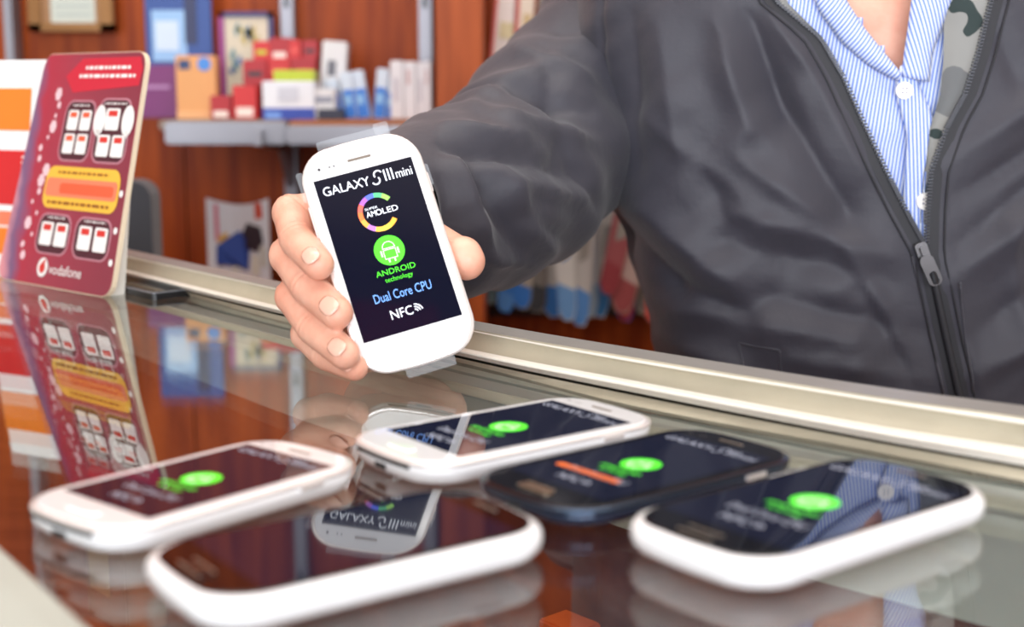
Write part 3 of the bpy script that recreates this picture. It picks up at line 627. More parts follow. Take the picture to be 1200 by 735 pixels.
lpoly('printed_picture', [(.64, .54), (.74, .54), (.76, .64), (.66, .66)], (170, 110, 84))
lpoly('printed_picture', [(.14, .28), (.26, .30), (.24, .50), (.13, .48)], (90, 60, 70))
for (u, v, cc) in ((.33, .14, (220, 214, 206)), (.68, .2, (228, 220, 206)), (.82, .3, (210, 204, 196))): lpoly('printed_block', [(u, v), (u+.14, v), (u+.13, v+.2), (u+.01, v+.22)], cc)
for u in (.4, .58, .84): lpoly('printed_block', [(u, .03), (u+.16, .01), (u+.14, .12), (u+.03, .14)], (30, 140, 224))
cb2 = tag(box('low_cabinet', at(120, 0, 1.8).x, at(480, 0, 1.8).x, 1.76, 1.995, FL, at(260, 345, 1.8).z, WOODW, None, .003), 'low orange brown cabinet against the back wall', 'cabinet')
# dark chair back
p0, p1 = at(112, 213, 1.5), at(178, 320, 1.5)
ch = tag(empty('office_chair', ((p0.x+p1.x)/2, 1.53, FL)), 'dark grey chair with rounded back behind the leaflet display', 'chair')
CHM = mat('charcoal_fabric', (66, 68, 76), .8, sheen=.3, bump=.3, bscale=900)
hw = (p1.x-p0.x)/2; V, Fc = plate(.46, hw*2, .02, -.02, .02); V = [(y, z, (p0.z-FL)-.23+x) for x, y, z in V]; geo('backrest', V, Fc, CHM, ch)
me = box_mesh(-.2, .2, -.42, -.01, .44, .50, .02); link('seat', me, CHM, ch, False)
geo('post', *tube([(0, -.2, .05), (0, -.2, .44)], .025), CHROME, ch)
for k in range(5): geo('leg', *tube([(0, -.2, .07), (.25*math.cos(k*2*PI/5), -.2+.25*math.sin(k*2*PI/5), .03)], [.02, .012], 8), DARK, ch)

# ------------------------------------------------------------ person
man = tag(empty('person', (.27, 1.02, FL)), 'person in dark grey zipped jacket over blue striped shirt, holding out a white phone', 'person')
MO = Vector((.27, 1.02, FL))
def pg(name, V, Fc, m, parent=man, smooth=True):
    off = MO if parent is man else MO
    return geo(name, [Vector(v)-off for v in V], Fc, m, parent, smooth)
def interp(T, z):
    if z <= T[0][0]: return T[0][1:]
    for a, b in zip(T, T[1:]):
        if z <= b[0]:
            t = (z-a[0])/(b[0]-a[0]); t2 = t*t*(3-2*t)*.5+t*.5
            return tuple(x+(y-x)*t2 for x, y in zip(a[1:], b[1:]))
    return T[-1][1:]
#          z    cx    half-width  half-depth  front Y
TOR = [(-.34, .285, .175, .125, .900), (-.20, .285, .170, .125, .895), (-.04, .280, .168, .125, .892), (.03, .277, .187, .128, .892), (.09, .273, .205, .130, .895), (.20, .268, .222, .128, .905),
       (.29, .265, .215, .118, .930), (.345, .263, .185, .100, .962), (.385, .262, .130, .082, .985), (.415, .262, .082, .074, .985), (.47, .262, .072, .072, .975)]
def tor(th, z, off=0., n=3.1):
    cx, a, b_, fy = interp(TOR, z); a -= off; bb = b_-off; cy0 = fy+b_
    c, s = math.cos(th), math.sin(th)
    return Vector((cx+a*math.copysign(abs(c)**(2/n), c), cy0-bb*math.copysign(abs(s)**(2/n), s), z))
def th_at_x(x, z, off=0., n=3.1):
    cx, a, b_, fy = interp(TOR, z); t = max(-1, min(1, (x-cx)/(a-off))); c = math.copysign(abs(t)**(n/2), t)
    return math.acos(c)
# ---- cloth folds: ridges (amp > 0) and valleys, given along the cloth
FOLDS = [(706, -20, 706, 236, 4, -.004), (742, 20, 745, 200, 16, -.0045), (775, 30, 800, 190, 26, .0055), (880, 20, 915, 140, 20, -.0085), (905, 110, 995, 250, 22, -.0085), (845, 30, 880, 150, 22, .0075), (940, 60, 1010, 200, 14, .0055),
         (726, 262, 800, 345, 18, -.0090), (790, 330, 880, 372, 16, -.0070), (760, 250, 860, 330, 22, .0085), (850, 285, 1040, 330, 20, -.0050), (860, 250, 1050, 300, 16, .0050), (870, 190, 960, 250, 16, .0050),
         (800, 360, 1000, 400, 22, .0065), (900, 350, 1080, 390, 16, -.0050), (780, 395, 860, 430, 16, .0070), (930, 420, 1090, 445, 16, .005), (1110, 190, 1220, 110, 16, .0065), (1120, 230, 1230, 165, 12, -.0055), (1115, 330, 1230, 235, 20, .0065),
         (1120, 290, 1230, 200, 12, -.0045), (1130, 400, 1230, 330, 22, -.005), (1140, 440, 1230, 390, 14, .0055), (1165, 30, 1200, 110, 14, -.0045), (820, 190, 850, 260, 20, -.004), (990, 290, 1070, 420, 14, .0045), (1010, 340, 1070, 450, 10, -.004),
         (1110, 300, 1150, 460, 9, .0030), (760, 140, 870, 230, 14, .0035), (905, 20, 945, 75, 10, .005), (1180, 260, 1210, 440, 16, .004)]
def fold(px, py, T):
    s = 0.
    for x0, y0, x1, y1, w, a in T:
        dx, dy = x1-x0, y1-y0; L2 = dx*dx+dy*dy
        t = ((px-x0)*dx+(py-y0)*dy)/L2; tc_ = max(0, min(1, t)); ex_, ey = px-x0-dx*tc_, py-y0-dy*tc_
        d = (ex_*ex_+ey*ey)/(w*w)
        if d < 14: s += 1.15*a*(.45*math.exp(-d)+.55*math.exp(-1.5*math.sqrt(d)-.15*d))*(.35+.65*math.sin(PI*min(1, max(0, .15+tc_*.7))))
    return s
def crumple(p, k=1.):
    u_, v_ = p.x*.75+p.z*.66, -p.x*.66+p.z*.75
    a = noise.noise(Vector((u_*7, p.y*5, v_*42)))*.0022 + noise.noise(Vector((u_*14+7, p.y*8, v_*95)))*.0009 + (1-abs(noise.noise(Vector((u_*5, p.y*6+3, v_*26))))*2.2)*.0022 + .6*noise.noise(Vector((p.x*16+p.z*9, p.y*5, p.z*14-p.x*10)))*.0035 + noise.noise(Vector((p.x*38+p.z*26, p.y*9+4, p.z*22-p.x*30)))*.0016
    return a*k
JK = mat('jacket_cloth', (57, 56, 66), .56, sheen=.15, var=.07, vscale=25, bump=.35, bscale=160, spec=.45)
JD = mat('jacket_seam', (38, 38, 44), .6)
LINING = bpy.data.materials.new('grey_patterned_lining'); LINING.use_nodes = True
N, Lk = LINING.node_tree.nodes, LINING.node_tree.links; b = N['Principled BSDF']; b.inputs['Roughness'].default_value = .9
tc = N.new('ShaderNodeTexCoord'); nz = N.new('ShaderNodeTexNoise'); nz.inputs['Scale'].default_value = 26; nz.inputs['Detail'].default_value = 1; Lk.new(tc.outputs['Object'], nz.inputs['Vector'])
rp = N.new('ShaderNodeValToRGB'); rp.color_ramp.interpolation = 'CONSTANT'; rp.color_ramp.elements[0].color = (*lin((50, 62, 62)), 1); rp.color_ramp.elements[1].position = .43; rp.color_ramp.elements[1].color = (*lin((146, 146, 144)), 1)
q = rp.color_ramp.elements.new(.62); q.color = (*lin((110, 112, 114)), 1)
Lk.new(nz.outputs['Fac'], rp.inputs['Fac']); Lk.new(rp.outputs['Color'], b.inputs['Base Color'])
# opening edges (pixel row -> x), given on the chest surface
EL = [(-160, 880), (-60, 893), (0, 905), (45, 958), (90, 984), (140, 1006), (200, 1034), (250, 1059), (300, 1086), (460, 1121), (560, 1138)]
ER = [(-160, 1172), (-60, 1172), (0, 1165), (60, 1150), (110, 1134), (150, 1112), (200, 1094), (250, 1090), (300, 1089), (460, 1124), (560, 1141)]
def ex_at(T, z):
    Y = interp(TOR, z)[3]; py = pix((.27, Y, z))[1]
    px = None
    if py <= T[0][0]: px = T[0][1]
    elif py >= T[-1][0]: px = T[-1][1]
    else:
        for a, b_ in zip(T, T[1:]):
            if a[0] <= py <= b_[0]: px = a[1]+(b_[1]-a[1])*(py-a[0])/(b_[0]-a[0]); break
    x = at(px, py, Y).x
    if z > .27:   # towards the collar the opening closes round the neck
        t = min(1, (z-.27)/.14); cx = interp(TOR, z)[0]; tgt = cx+(-.045 if T is EL else .045); x = x*(1-t)+tgt*t
    return x
def zrow(i, n): return -.34+(.455+.34)*i/n
def jpanel(side):
    nz_, nt_ = 190, 130; V = []
    for i in range(nz_+1):
        z = zrow(i, nz_)
        te = th_at_x(ex_at(EL if side < 0 else ER, z), z)
        t0 = -PI/2
        # left panel runs from the back (3pi/2) round the side to te; right from -pi/2
        for j in range(nt_+1):
            s = j/nt_; s = 1-(1-s)**1.5
            th = (1.5*PI+(te-1.5*PI)*s) if side < 0 else (-PI/2+(te+PI/2)*s)
            p = tor(th, z); cx, a, b_, fy = interp(TOR, z); nr = Vector(((p.x-cx)/a**1.2, (p.y-(fy+b_))/b_**1.2, 0)).normalized()
            if math.sin(th) > -.1:
                px, py = pix(p); d = fold(px, py, FOLDS)
            else: d = 0
            edge = min(1, (1-s)*nt_/6)
            p = p+nr*(d*(.3+.7*edge)+crumple(p)*edge)
            V.append(p)
    Fc = [(i*(nt_+1)+j, i*(nt_+1)+j+1, (i+1)*(nt_+1)+j+1, (i+1)*(nt_+1)+j) for i in range(nz_) for j in range(nt_)]
    e_ = [V[i*(nt_+1)+nt_] for i in range(nz_+1)]
    return V, Fc, e_
VL, FLc, eL = jpanel(-1); VR, FRc, eR = jpanel(1)
jl = pg('jacket_front_panel', VL, FLc, JK); jr = pg('jacket_front_panel', VR, FRc, JK)
for o in (jl, jr):
    md = o.modifiers.new('thick', 'SOLIDIFY'); md.thickness = .0022; md.offset = -1
    md.use_rim = True
# zip tapes, teeth and slider
def strip(name, E_, sgn, w0, w1, dy, m, z0=-.34, z1=.45, off=0.):
    P = [p for p in E_ if z0 <= p.z <= z1]; V = []
    for p in P: V += [p+Vector((sgn*w0, dy, 0)), p+Vector((sgn*w1, dy+off, 0))]
    return pg(name, V, [(2*i, 2*i+1, 2*i+3, 2*i+2) for i in range(len(P)-1)], m)
zsl = at(1085, 285, .893).z
for E_, s in ((eL, 1), (eR, -1)):
    strip('zip_tape', E_, s, -.006, .0022, -.0004, JD, -.34, .44)
    # stitched seam beside the zip
    P = [p+Vector((-s*.0095, -.0012, 0)) for p in E_ if p.z < .44]; V, Fc = tube(P[::2], .0007, 5); pg('stitched_seam', V, Fc, JD)
    tt = []; L_ = 0; last = None
    for a, b_ in zip(E_, E_[1:]):
        if a.z < zsl or a.z > .36: continue
        k = max(1, round((b_-a).length/.0019))
        for i in range(k):
            p = a+(b_-a)*(i/k); x, y, z = p.x+s*.0022, p.y-.0012, p.z
            X = (x-.0017, x+.0017); Yy = (y-.0012, y+.001); Z = (z-.0006, z+.0006)
            vs = [(X[i_], Yy[j_], Z[k_]) for i_ in (0, 1) for j_ in (0, 1) for k_ in (0, 1)]
            tt.append((vs, [(0, 1, 3, 2), (4, 6, 7, 5), (0, 4, 5, 1), (2, 3, 7, 6), (0, 2, 6, 4), (1, 5, 7, 3)]))
    V, Fc = joinv(*tt); z_ = pg('zip_teeth', V, Fc, mat('zip_teeth_dark', (56, 56, 62), .35, .4), man, False); z_['kind'] = 'stuff'
ZM = mat('zip_metal', (112, 110, 112), .3, .9)
sp = at(1083, 296, .884)
cen = [(a+b_)/2+Vector((0, -.0016, 0)) for a, b_ in zip(eL, eR) if a.z < zsl-.002]
V, Fc = tube(cen[::3], .0026, 8); pg('closed_zip', V, Fc, JD)
def loc_plate(L, Wd, r, t, M): V, Fc = plate(L, Wd, r, 0, t, 0, 0, 0, 4); return [M @ Vector(v) for v in V], Fc
base_ = Matrix.Translation(Vector((sp.x, eL[int((sp.z+.34)/.795*190)].y-.002, sp.z))) @ Matrix.Rotation(PI/2, 4, 'X') @ Matrix.Rotation(math.radians(-68), 4, 'Z')
V, Fc = loc_plate(.0130, .0080, .0025, .004, base_); pg('zip_slider', V, Fc, ZM, man, False)
V, Fc = loc_plate(.0080, .0030, .0012, .0065, base_); sl = pg('slider_bridge', V, Fc, ZM, bpy.data.objects['zip_slider'], False)
M2 = base_ @ Matrix.Translation((.0125, 0, .0065)) @ Matrix.Rotation(math.radians(4), 4, 'Z')
o_ = rrect(.0215, .0092, .0040, 5); i_ = [((x)*.42+.0055, y*.50) for x, y in rrect(.0215, .0092, .0040, 5)]
n_ = len(o_); rings = [[M2 @ Vector((x, y, z)) for x, y in P_] for P_, z in ((o_, 0), (o_, .0016), (i_, .0016), (i_, 0))]
V = [v for r in rings for v in r]; Fc = [(a*n_+j, a*n_+(j+1) % n_, ((a+1) % 4)*n_+(j+1) % n_, ((a+1) % 4)*n_+j) for a in range(4) for j in range(n_)]
pg('zip_pull', V, Fc, ZM, man, False)
# facing and lining turned out along the right edge, and a little on the left
def facing(E_, s, wfn, m):
    P = [p for p in E_ if zsl+.01 < p.z < .45]; V = []
    for p in P:
        w = wfn(p.z)
        for k in range(5): V.append(p+Vector((s*(.001+w*k/4), .0005+.004*(k/4)+.0035*math.sin(k*PI/4), 0)))
    return pg('jacket_lining', V, [(5*i+k, 5*i+k+1, 5*i+5+k+1, 5*i+5+k) for i in range(len(P)-1) for k in range(4)], m)
facing(eR, -1, lambda z: .004+.022*max(0, min(1, (z-.10)/.09)), LINING)
facing(eL, 1, lambda z: .002+.010*max(0, min(1, (z-.17)/.05)), LINING)
# pocket welt and its seam
def chest(px, py, dy):
    Y = .9
    for _ in range(4):
        p = at(px, py, Y); th = th_at_x(p.x, p.z); Y = tor(th, p.z).y
    return Vector((p.x, Y+dy, p.z))
def jsurf(px, py, dy=0.):
    p = chest(px, py, 0); f_ = fold(px, py, FOLDS)+crumple(p); return p+Vector((0, -f_-dy, 0))
for pts in (((866, 402), (912, 409)), ((866, 402), (872, 450)), ((912, 409), (916, 450)), ((1068, 300), (1105, 462)), ((1122, 330), (1140, 462))):
    P = [jsurf(pts[0][0]+(pts[1][0]-pts[0][0])*k/10, pts[0][1]+(pts[1][1]-pts[0][1])*k/10, .0001) for k in range(11)]
    V, Fc = tube(P, .0009, 5); pg('stitched_seam', V, Fc, JK)
# collar of the jacket
V = []
for i in range(5):
    z = .44+.045*i/4
    for k in range(41):
        th = PI/2+math.radians(38)+math.radians(284)*k/40; r_ = .080+.004*i
        V.append(Vector((.262+r_*math.cos(th), 1.055-r_*math.sin(th), z)))
cl = pg('jacket_collar', V, [(i*41+k, i*41+k+1, (i+1)*41+k+1, (i+1)*41+k) for i in range(4) for k in range(40)], JK); md = cl.modifiers.new('thick', 'SOLIDIFY'); md.thickness = .004

# ---- shirt
def stripes(name, rot):
    m = bpy.data.materials.new(name); m.use_nodes = True; N = m.node_tree.nodes; L = m.node_tree.links; b = N['Principled BSDF']; b.inputs['Roughness'].default_value = .75; b.inputs['Sheen Weight'].default_value = .2
    tc = N.new('ShaderNodeTexCoord'); mp = N.new('ShaderNodeMapping'); mp.inputs['Rotation'].default_value = (0, math.radians(rot), 0); L.new(tc.outputs['Object'], mp.inputs['Vector'])
    w = N.new('ShaderNodeTexWave'); w.wave_type = 'BANDS'; w.bands_direction = 'X'; w.inputs['Scale'].default_value = 1/(.00245)*.05*2*PI/ (2*PI) * 2*PI/ (PI*2) * 6.4/6.4
    w.inputs['Distortion'].default_value = .25; w.inputs['Detail'].default_value = 0; L.new(mp.outputs['Vector'], w.inputs['Vector'])
    r = N.new('ShaderNodeValToRGB'); r.color_ramp.elements[0].position = .36; r.color_ramp.elements[0].color = (*lin((116, 146, 228)), 1); r.color_ramp.elements[1].position = .62; r.color_ramp.elements[1].color = (*lin((226, 234, 252)), 1)
    L.new(w.outputs['Fac'], r.inputs['Fac']); L.new(r.outputs['Color'], b.inputs['Base Color']); return m, w
SHm, wv1 = stripes('striped_shirt', -8); SHp, wv2 = stripes('striped_placket', 3); SHc, wv3 = stripes('striped_collar_a', -38); SHd, wv4 = stripes('striped_collar_b', 16)
for w_ in (wv1, wv2, wv3, wv4): w_.inputs['Scale'].default_value = 1/(.00245*3.1831)
SFOLD = [(1010, 60, 1075, 250, 10, .004), (1030, 120, 1070, 280, 6, -.003), (1095, 70, 1110, 220, 8, .004), (1080, 130, 1092, 260, 6, -.003), (960, 10, 1030, 120, 10, .003)]
nz_, nx_ = 110, 60; V = []
for i in range(nz_+1):
    z = -.1+.5*i/nz_
    for j in range(nx_+1):
        th = math.radians(30)+math.radians(120)*(1-j/nx_); p = tor(th, z, .012); px, py = pix(p); gap = max(ex_at(EL, z)-.004-p.x, p.x-ex_at(ER, z)-.004, 0); V.append(p+Vector((0, -fold(px, py, SFOLD)-noise.noise(p*25)*.0015+min(.03, gap*1.3), 0)))
# cut the V of the open collar out of the shirt: V between collar lines
Fc = []
def in_v(p):
    px, py = pix(p)
    if py > 84: return False
    t = (84-py)/84; return 1053-66*t-5 < px < 1053+16*t+7
for i in range(nz_):
    for j in range(nx_):
        q_ = (i*(nx_+1)+j, i*(nx_+1)+j+1, (i+1)*(nx_+1)+j+1, (i+1)*(nx_+1)+j)
        if not in_v(sum((V[k] for k in q_), Vector())/4): Fc.append(q_)
pg('shirt', V, Fc, SHm)
def shp(px, py, dy):
    p = at(px, py, .905)
    for _ in range(4):
        th = th_at_x(p.x, p.z, .012); p = at(px, py, tor(th, p.z, .012).y)
    return p+Vector((0, -dy, 0))
def ribbon(name, Lp, Rp, dy, m, n=24, k=6, curl=0.):
    """cloth band between two pixel polylines"""
    def samp(P, t):
        x = t*(len(P)-1); i = min(int(x), len(P)-2); f_ = x-i; return P[i][0]*(1-f_)+P[i+1][0]*f_, P[i][1]*(1-f_)+P[i+1][1]*f_
    V = []
    for a in range(n+1):
        l, r = samp(Lp, a/n), samp(Rp, a/n)
        for b_ in range(k+1):
            s = b_/k; V.append(shp(l[0]*(1-s)+r[0]*s, l[1]*(1-s)+r[1]*s, dy+curl*math.sin(s*PI)))
    o = pg(name, V, [(a*(k+1)+b_, a*(k+1)+b_+1, (a+1)*(k+1)+b_+1, (a+1)*(k+1)+b_) for a in range(n) for b_ in range(k)], m)
    md = o.modifiers.new('thick', 'SOLIDIFY'); md.thickness = .0014; md.offset = -1; return o
ribbon('shirt_placket', [(1052, 78), (1046, 108), (1053, 130), (1061, 160), (1058, 200), (1056, 240), (1068, 275), (1074, 310)], [(1064, 70), (1078, 108), (1088, 130), (1096, 160), (1094, 200), (1094, 240), (1095, 275), (1095, 310)], .0052, SHp, curl=.0012)
ribbon('shirt_collar', [(930, -60), (944, -20), (958, 15), (985, 52), (1016, 78), (1050, 96)], [(975, -60), (982, -20), (992, 5), (1012, 35), (1034, 62), (1052, 84)], .006, SHc, curl=.004)
ribbon('shirt_collar', [(1068, -60), (1067, -20), (1064, 5), (1060, 35), (1056, 62), (1053, 90)], [(1124, -60), (1120, -20), (1112, 5), (1100, 35), (1090, 62), (1086, 96)], .0065, SHd, curl=.004)
BTN = mat('pearl_button', (244, 240, 236), .2, coat=.5)
for px, py in ((1056, 106), (1080, 235)):
    p = shp(px, py, .0085); o = pg('shirt_button', *tube([p, p+Vector((0, .0022, 0))], [.0056, .0058], 20), BTN, man, False)
    tt = [tube([p+Vector((dx, -.0002, dz)), p+Vector((dx, .0002, dz))], .0007, 6) for dx in (-.0013, .0013) for dz in (-.0013, .0013)]
    V, Fc = joinv(*tt); pg('button_thread', [Vector(v) for v in V], Fc, mat('thread_grey', (130, 130, 150), .7), o, False)

# ---- sleeves
SLF = [(612, 62, 690, 92, 13, .0075), (600, 110, 690, 128, 13, -.0070), (585, 140, 695, 165, 12, .0065), (570, 175, 680, 205, 13, -.0065), (600, 215, 680, 232, 10, .0055), (630, 30, 700, 40, 14, -.0055),
       (520, 150, 610, 165, 9, .0060), (520, 172, 590, 186, 9, -.0060), (530, 195, 575, 300, 13, .0080), (552, 190, 606, 290, 11, -.0075), (585, 200, 640, 290, 13, .0060), (515, 215, 545, 320, 10, -.0065),
       (610, 250, 660, 280, 9, -.004), (555, 120, 640, 80, 10, .004), (640, 60, 655, 190, 9, -.0035), (660, 170, 700, 240, 10, -.006), (565, 300, 620, 310, 8, .004)]
def sleeve(pts, rads, name, folds, n=84, sub=30):
    pts = [Vector(p) for p in pts]; C = []; Rr = []
    ext = [pts[0]*2-pts[1]]+pts+[pts[-1]*2-pts[-2]]; er = [rads[0]]+list(rads)+[rads[-1]]
    for i in range(1, len(ext)-2):
        for k in range(sub):
            t = k/sub; a, b_, c_, e_ = ext[i-1:i+3]
            C.append(.5*((2*b_)+(c_-a)*t+(2*a-5*b_+4*c_-e_)*t*t+(3*b_-a-3*c_+e_)*t**3)); Rr.append(er[i]*(1-t)+er[i+1]*t)
    C.append(pts[-1]); Rr.append(rads[-1])
    rings = []; up = Vector((0, 0, 1)); pi_ = 0
    for i, c_ in enumerate(C):
        d = (C[min(i+1, len(C)-1)]-C[max(i-1, 0)]).normalized(); u_ = (up-d*up.dot(d)).normalized(); s_ = d.cross(u_); r = []
        for k in range(n):
            a = 2*PI*k/n; dirv = u_*math.cos(a)+s_*math.sin(a); p = c_+dirv*Rr[i]
            f_ = 0
            if folds and dirv.y < .35: px, py = pix(p); f_ = fold(px, py, folds)
            f_ += crumple(p, .9)+.0022*math.sin(i*.42+2.2*math.sin(a+i*.05))*math.exp(-((i/len(C)-.55)/.25)**2)
            r.append(p+dirv*f_)
        rings.append(r)
    # cuff turns inwards
    d = (C[-1]-C[-2]).normalized()
    m = rings[-1]; cen_ = C[-1]
    V, Fc = loft(rings, False, False); o = pg(name, V, Fc, JK)
    inner = [[cen_+(v-cen_)*.97 for v in m], [cen_+(v-cen_)*.86-d*.004 for v in m], [cen_+(v-cen_)*.80-d*.035 for v in m]]
    V, Fc = loft(inner, False, False); pg('cuff_lining', V, Fc, mat('grey_fleece', (168, 166, 158), .95, bump=.6, bscale=700))
    return o, C
CUFF = at(440, 256, .800)
sleeve([at(800, 20, 1.07), at(722, 95, 1.055), at(660, 138, 1.01), at(600, 210, .94), at(528, 242, .868), tuple(CUFF)], [.080, .084, .068, .065, .060, .0445], 'jacket_sleeve', SLF)
sleeve([(.385, 1.05, .345), (.425, 1.05, .27), (.465, 1.05, .14), (.485, 1.04, .0), (.475, .98, -.12), (.46, .90, -.19)], [.066, .088, .075, .066, .058, .048], 'jacket_sleeve', None)

# ---- skin: one continuous body with head, arms and both hands
def capsule(bm, a, b_, ra, rb, n=14):
    a, b_ = Vector(a), Vector(b_); d = b_-a; L_ = d.length
    q_ = d.to_track_quat('Z', 'Y').to_matrix().to_4x4() if L_ > 1e-6 else Matrix.Identity(4)
    bmesh.ops.create_uvsphere(bm, u_segments=n, v_segments=8, radius=ra, matrix=Matrix.Translation(a) @ q_)
    bmesh.ops.create_uvsphere(bm, u_segments=n, v_segments=8, radius=rb, matrix=Matrix.Translation(b_) @ q_)
    if L_ > 1e-6: bmesh.ops.create_cone(bm, cap_ends=True, segments=n, radius1=ra, radius2=rb, depth=L_, matrix=Matrix.Translation((a+b_)/2) @ q_)
def ellip(bm, c_, r, rot=None, n=20):
    M = Matrix.Translation(c_) @ (rot or Matrix.Identity(4)) @ Matrix.Diagonal((*r, 1)); bmesh.ops.create_uvsphere(bm, u_segments=n, v_segments=n//2+2, radius=1, matrix=M)
def remesh(bm, vox, it=4, fac=.5):
    me = bpy.data.meshes.new('r'); bm.to_mesh(me); bm.free(); o = bpy.data.objects.new('r', me); COL.objects.link(o)
    md = o.modifiers.new('v', 'REMESH'); md.mode = 'VOXEL'; md.voxel_size = vox
    ms = o.modifiers.new('s', 'SMOOTH'); ms.factor = fac; ms.iterations = it
    dg = bpy.context.evaluated_depsgraph_get(); m2 = bpy.data.meshes.new_from_object(o.evaluated_get(dg))
    V = [v.co.copy() for v in m2.vertices]; Fc = [tuple(p.vertices) for p in m2.polygons]
    bpy.data.objects.remove(o); bpy.data.meshes.remove(me); bpy.data.meshes.remove(m2); return V, Fc
WR = at(452, 292, .790)
bm = bmesh.new()
def chain(P, R_):
    for (a, b_, ra, rb) in zip(P, P[1:], R_, R_[1:]): capsule(bm, a, b_, ra, rb)
mi_, mm_, mr_, mp_ = at(432, 240, .742), at(420, 282, .735), at(420, 326, .732), at(424, 366, .733)
fing = {'i': ([mi_, at(341, 250, .722), at(348, 281, .699), at(373, 310, .6745)], [.0112, .0098, .0094, .0082]),
        'm': ([mm_, at(338, 300, .716), at(362, 337, .692), at(395, 367, .6690)], [.0112, .0100, .0096, .0084]),
        'r': ([mr_, at(344, 348, .712), at(368, 384, .690), at(404, 415, .6640)], [.0108, .0096, .0092, .0080]),
        'p': ([mp_, at(360, 392, .708), at(383, 417, .690), at(416, 431, .6700)], [.0098, .0086, .0080, .0070])}
for P, R_ in fing.values():
    chain(P, R_)
    ellip(bm, P[1], (R_[1]*1.06,)*3)
for m_, w_ in ((mi_, .012), (mm_, .012), (mr_, .0115), (mp_, .0105)): capsule(bm, WR+(m_-WR)*.12, m_, .0165, w_*1.05)
capsule(bm, mi_, mp_, .0115, .0105); capsule(bm, (mi_+WR)/2, (mp_+WR)/2, .015, .013)
tb = at(498, 318, .775); chain([WR+Vector((.004, -.004, -.002)), tb, at(500, 282, .728), at(546, 306, .712)], [.021, .0175, .0125, .0105])
capsule(bm, at(436, 388, .730), at(508, 352, .757), .0165, .019); capsule(bm, at(470, 340, .75), at(505, 330, .752), .019, .017)
ellip(bm, at(541, 301, .7125), (.0115, .0100, .0112))
FE = at(598, 205, .935)
capsule(bm, WR, WR+(FE-WR)*.35, .0265, .031); capsule(bm, WR+Vector((-.006, 0, 0)), WR+Vector((.008, 0, 0)), .0235, .0235)
capsule(bm, WR+(FE-WR)*.35, FE, .031, .042)
VH, FH = remesh(bm, .00125, 5)
# wrinkles over the knuckles
jn = [(P[i], (P[i+1]-P[i-1]).normalized(), R_[i]) for P, R_ in fing.values() for i in (1, 2)]
for v in VH:
    for c_, ax, r in jn:
        d = v-c_; l = d.length
        if l < r*2.0:
            t = d.dot(ax); v -= d/max(l, 1e-5)*.00032*math.cos(t/.0019*2*PI*.5)*math.exp(-(t/.0035)**2)
bm = bmesh.new()   # other hand, hanging
w2 = Vector((.458, .885, -.205)); dd = Vector((-.03, -.05, -.08)).normalized(); sd = Vector((.02, .9, -.3)).normalized()
for k, (s, L_) in enumerate(((-.030, .072), (-.010, .080), (.010, .074), (.029, .058))):
    a = w2+dd*.085+sd*s*.9; b1 = a+dd*L_*.5+Vector((-.004, 0, -.002)); c1 = b1+(dd+Vector((-.25, .1, -.1))).normalized()*L_*.33; e1 = c1+(dd+Vector((-.55, .2, -.1))).normalized()*L_*.25
    capsule(bm, w2+dd*.01+sd*s*.4, a, .017, .011); chain([a, b1, c1, e1], [.0105, .009, .0085, .0075])
chain([w2+dd*.01-sd*.015, w2+dd*.045-sd*.042, w2+dd*.080-sd*.055, w2+dd*.105-sd*.053], [.017, .0135, .0105, .009])
capsule(bm, w2-dd*.09, w2, .034, .025); V2, F2 = remesh(bm, .0022, 4)
bm = bmesh.new()   # torso core, neck, head, upper arms
hc = Vector((.262, 1.035, .60))
ellip(bm, (.27, 1.03, -.20), (.145, .100, .15)); ellip(bm, (.268, 1.035, .02), (.145, .098, .2)); ellip(bm, (.266, 1.045, .20), (.175, .100, .16))
rg = [[tor(math.radians(50)+math.radians(80)*k/12, -.02+.37*i/12, .024)+Vector((0, .0, 0)) for k in range(13)] for i in range(13)]
rb_ = [[p+Vector((0, .05, 0)) for p in r] for r in rg]
for i in range(12):
    for k in range(12):
        vs = [bm.verts.new(p) for p in (rg[i][k], rg[i][k+1], rg[i+1][k+1], rg[i+1][k], rb_[i][k], rb_[i][k+1], rb_[i+1][k+1], rb_[i+1][k])]
        for f_ in ((0, 1, 2, 3), (7, 6, 5, 4), (0, 4, 5, 1), (1, 5, 6, 2), (2, 6, 7, 3), (3, 7, 4, 0)): bm.faces.new([vs[x] for x in f_])
capsule(bm, (.262, 1.065, .33), (.262, 1.055, .52), .066, .058)
capsule(bm, (.262, 1.07, .36), (.17, 1.065, .31), .05, .050); capsule(bm, (.262, 1.07, .36), (.40, 1.055, .32), .05, .055)
chain([(.20, 1.06, .28), at(722, 95, 1.055), at(660, 138, 1.01), FE], [.05, .052, .047, .042]); capsule(bm, (.40, 1.055, .32), (.485, 1.04, 0), .052, .042); capsule(bm, (.485, 1.04, 0), w2-dd*.06, .040, .032)
ellip(bm, hc+Vector((0, .012, .035)), (.076, .094, .088)); ellip(bm, hc+Vector((0, -.018, -.02)), (.062, .070, .085)); ellip(bm, hc+Vector((0, -.050, -.078)), (.034, .030, .026))
capsule(bm, hc+Vector((0, -.088, .012)), hc+Vector((0, -.112, -.022)), .009, .013, 10)
for s in (-1, 1):
    ellip(bm, hc+Vector((s*.011, -.100, -.026)), (.008, .009, .007)); ellip(bm, hc+Vector((s*.079, .012, -.005)), (.008, .020, .032))
    ellip(bm, hc+Vector((s*.030, -.076, .030)), (.024, .012, .009)); ellip(bm, hc+Vector((s*.036, -.066, -.028)), (.020, .016, .016))
ellip(bm, hc+Vector((0, -.087, -.050)), (.025, .009, .006)); ellip(bm, hc+Vector((0, -.085, -.059)), (.022, .010, .006))
V3, F3 = remesh(bm, .005, 5)
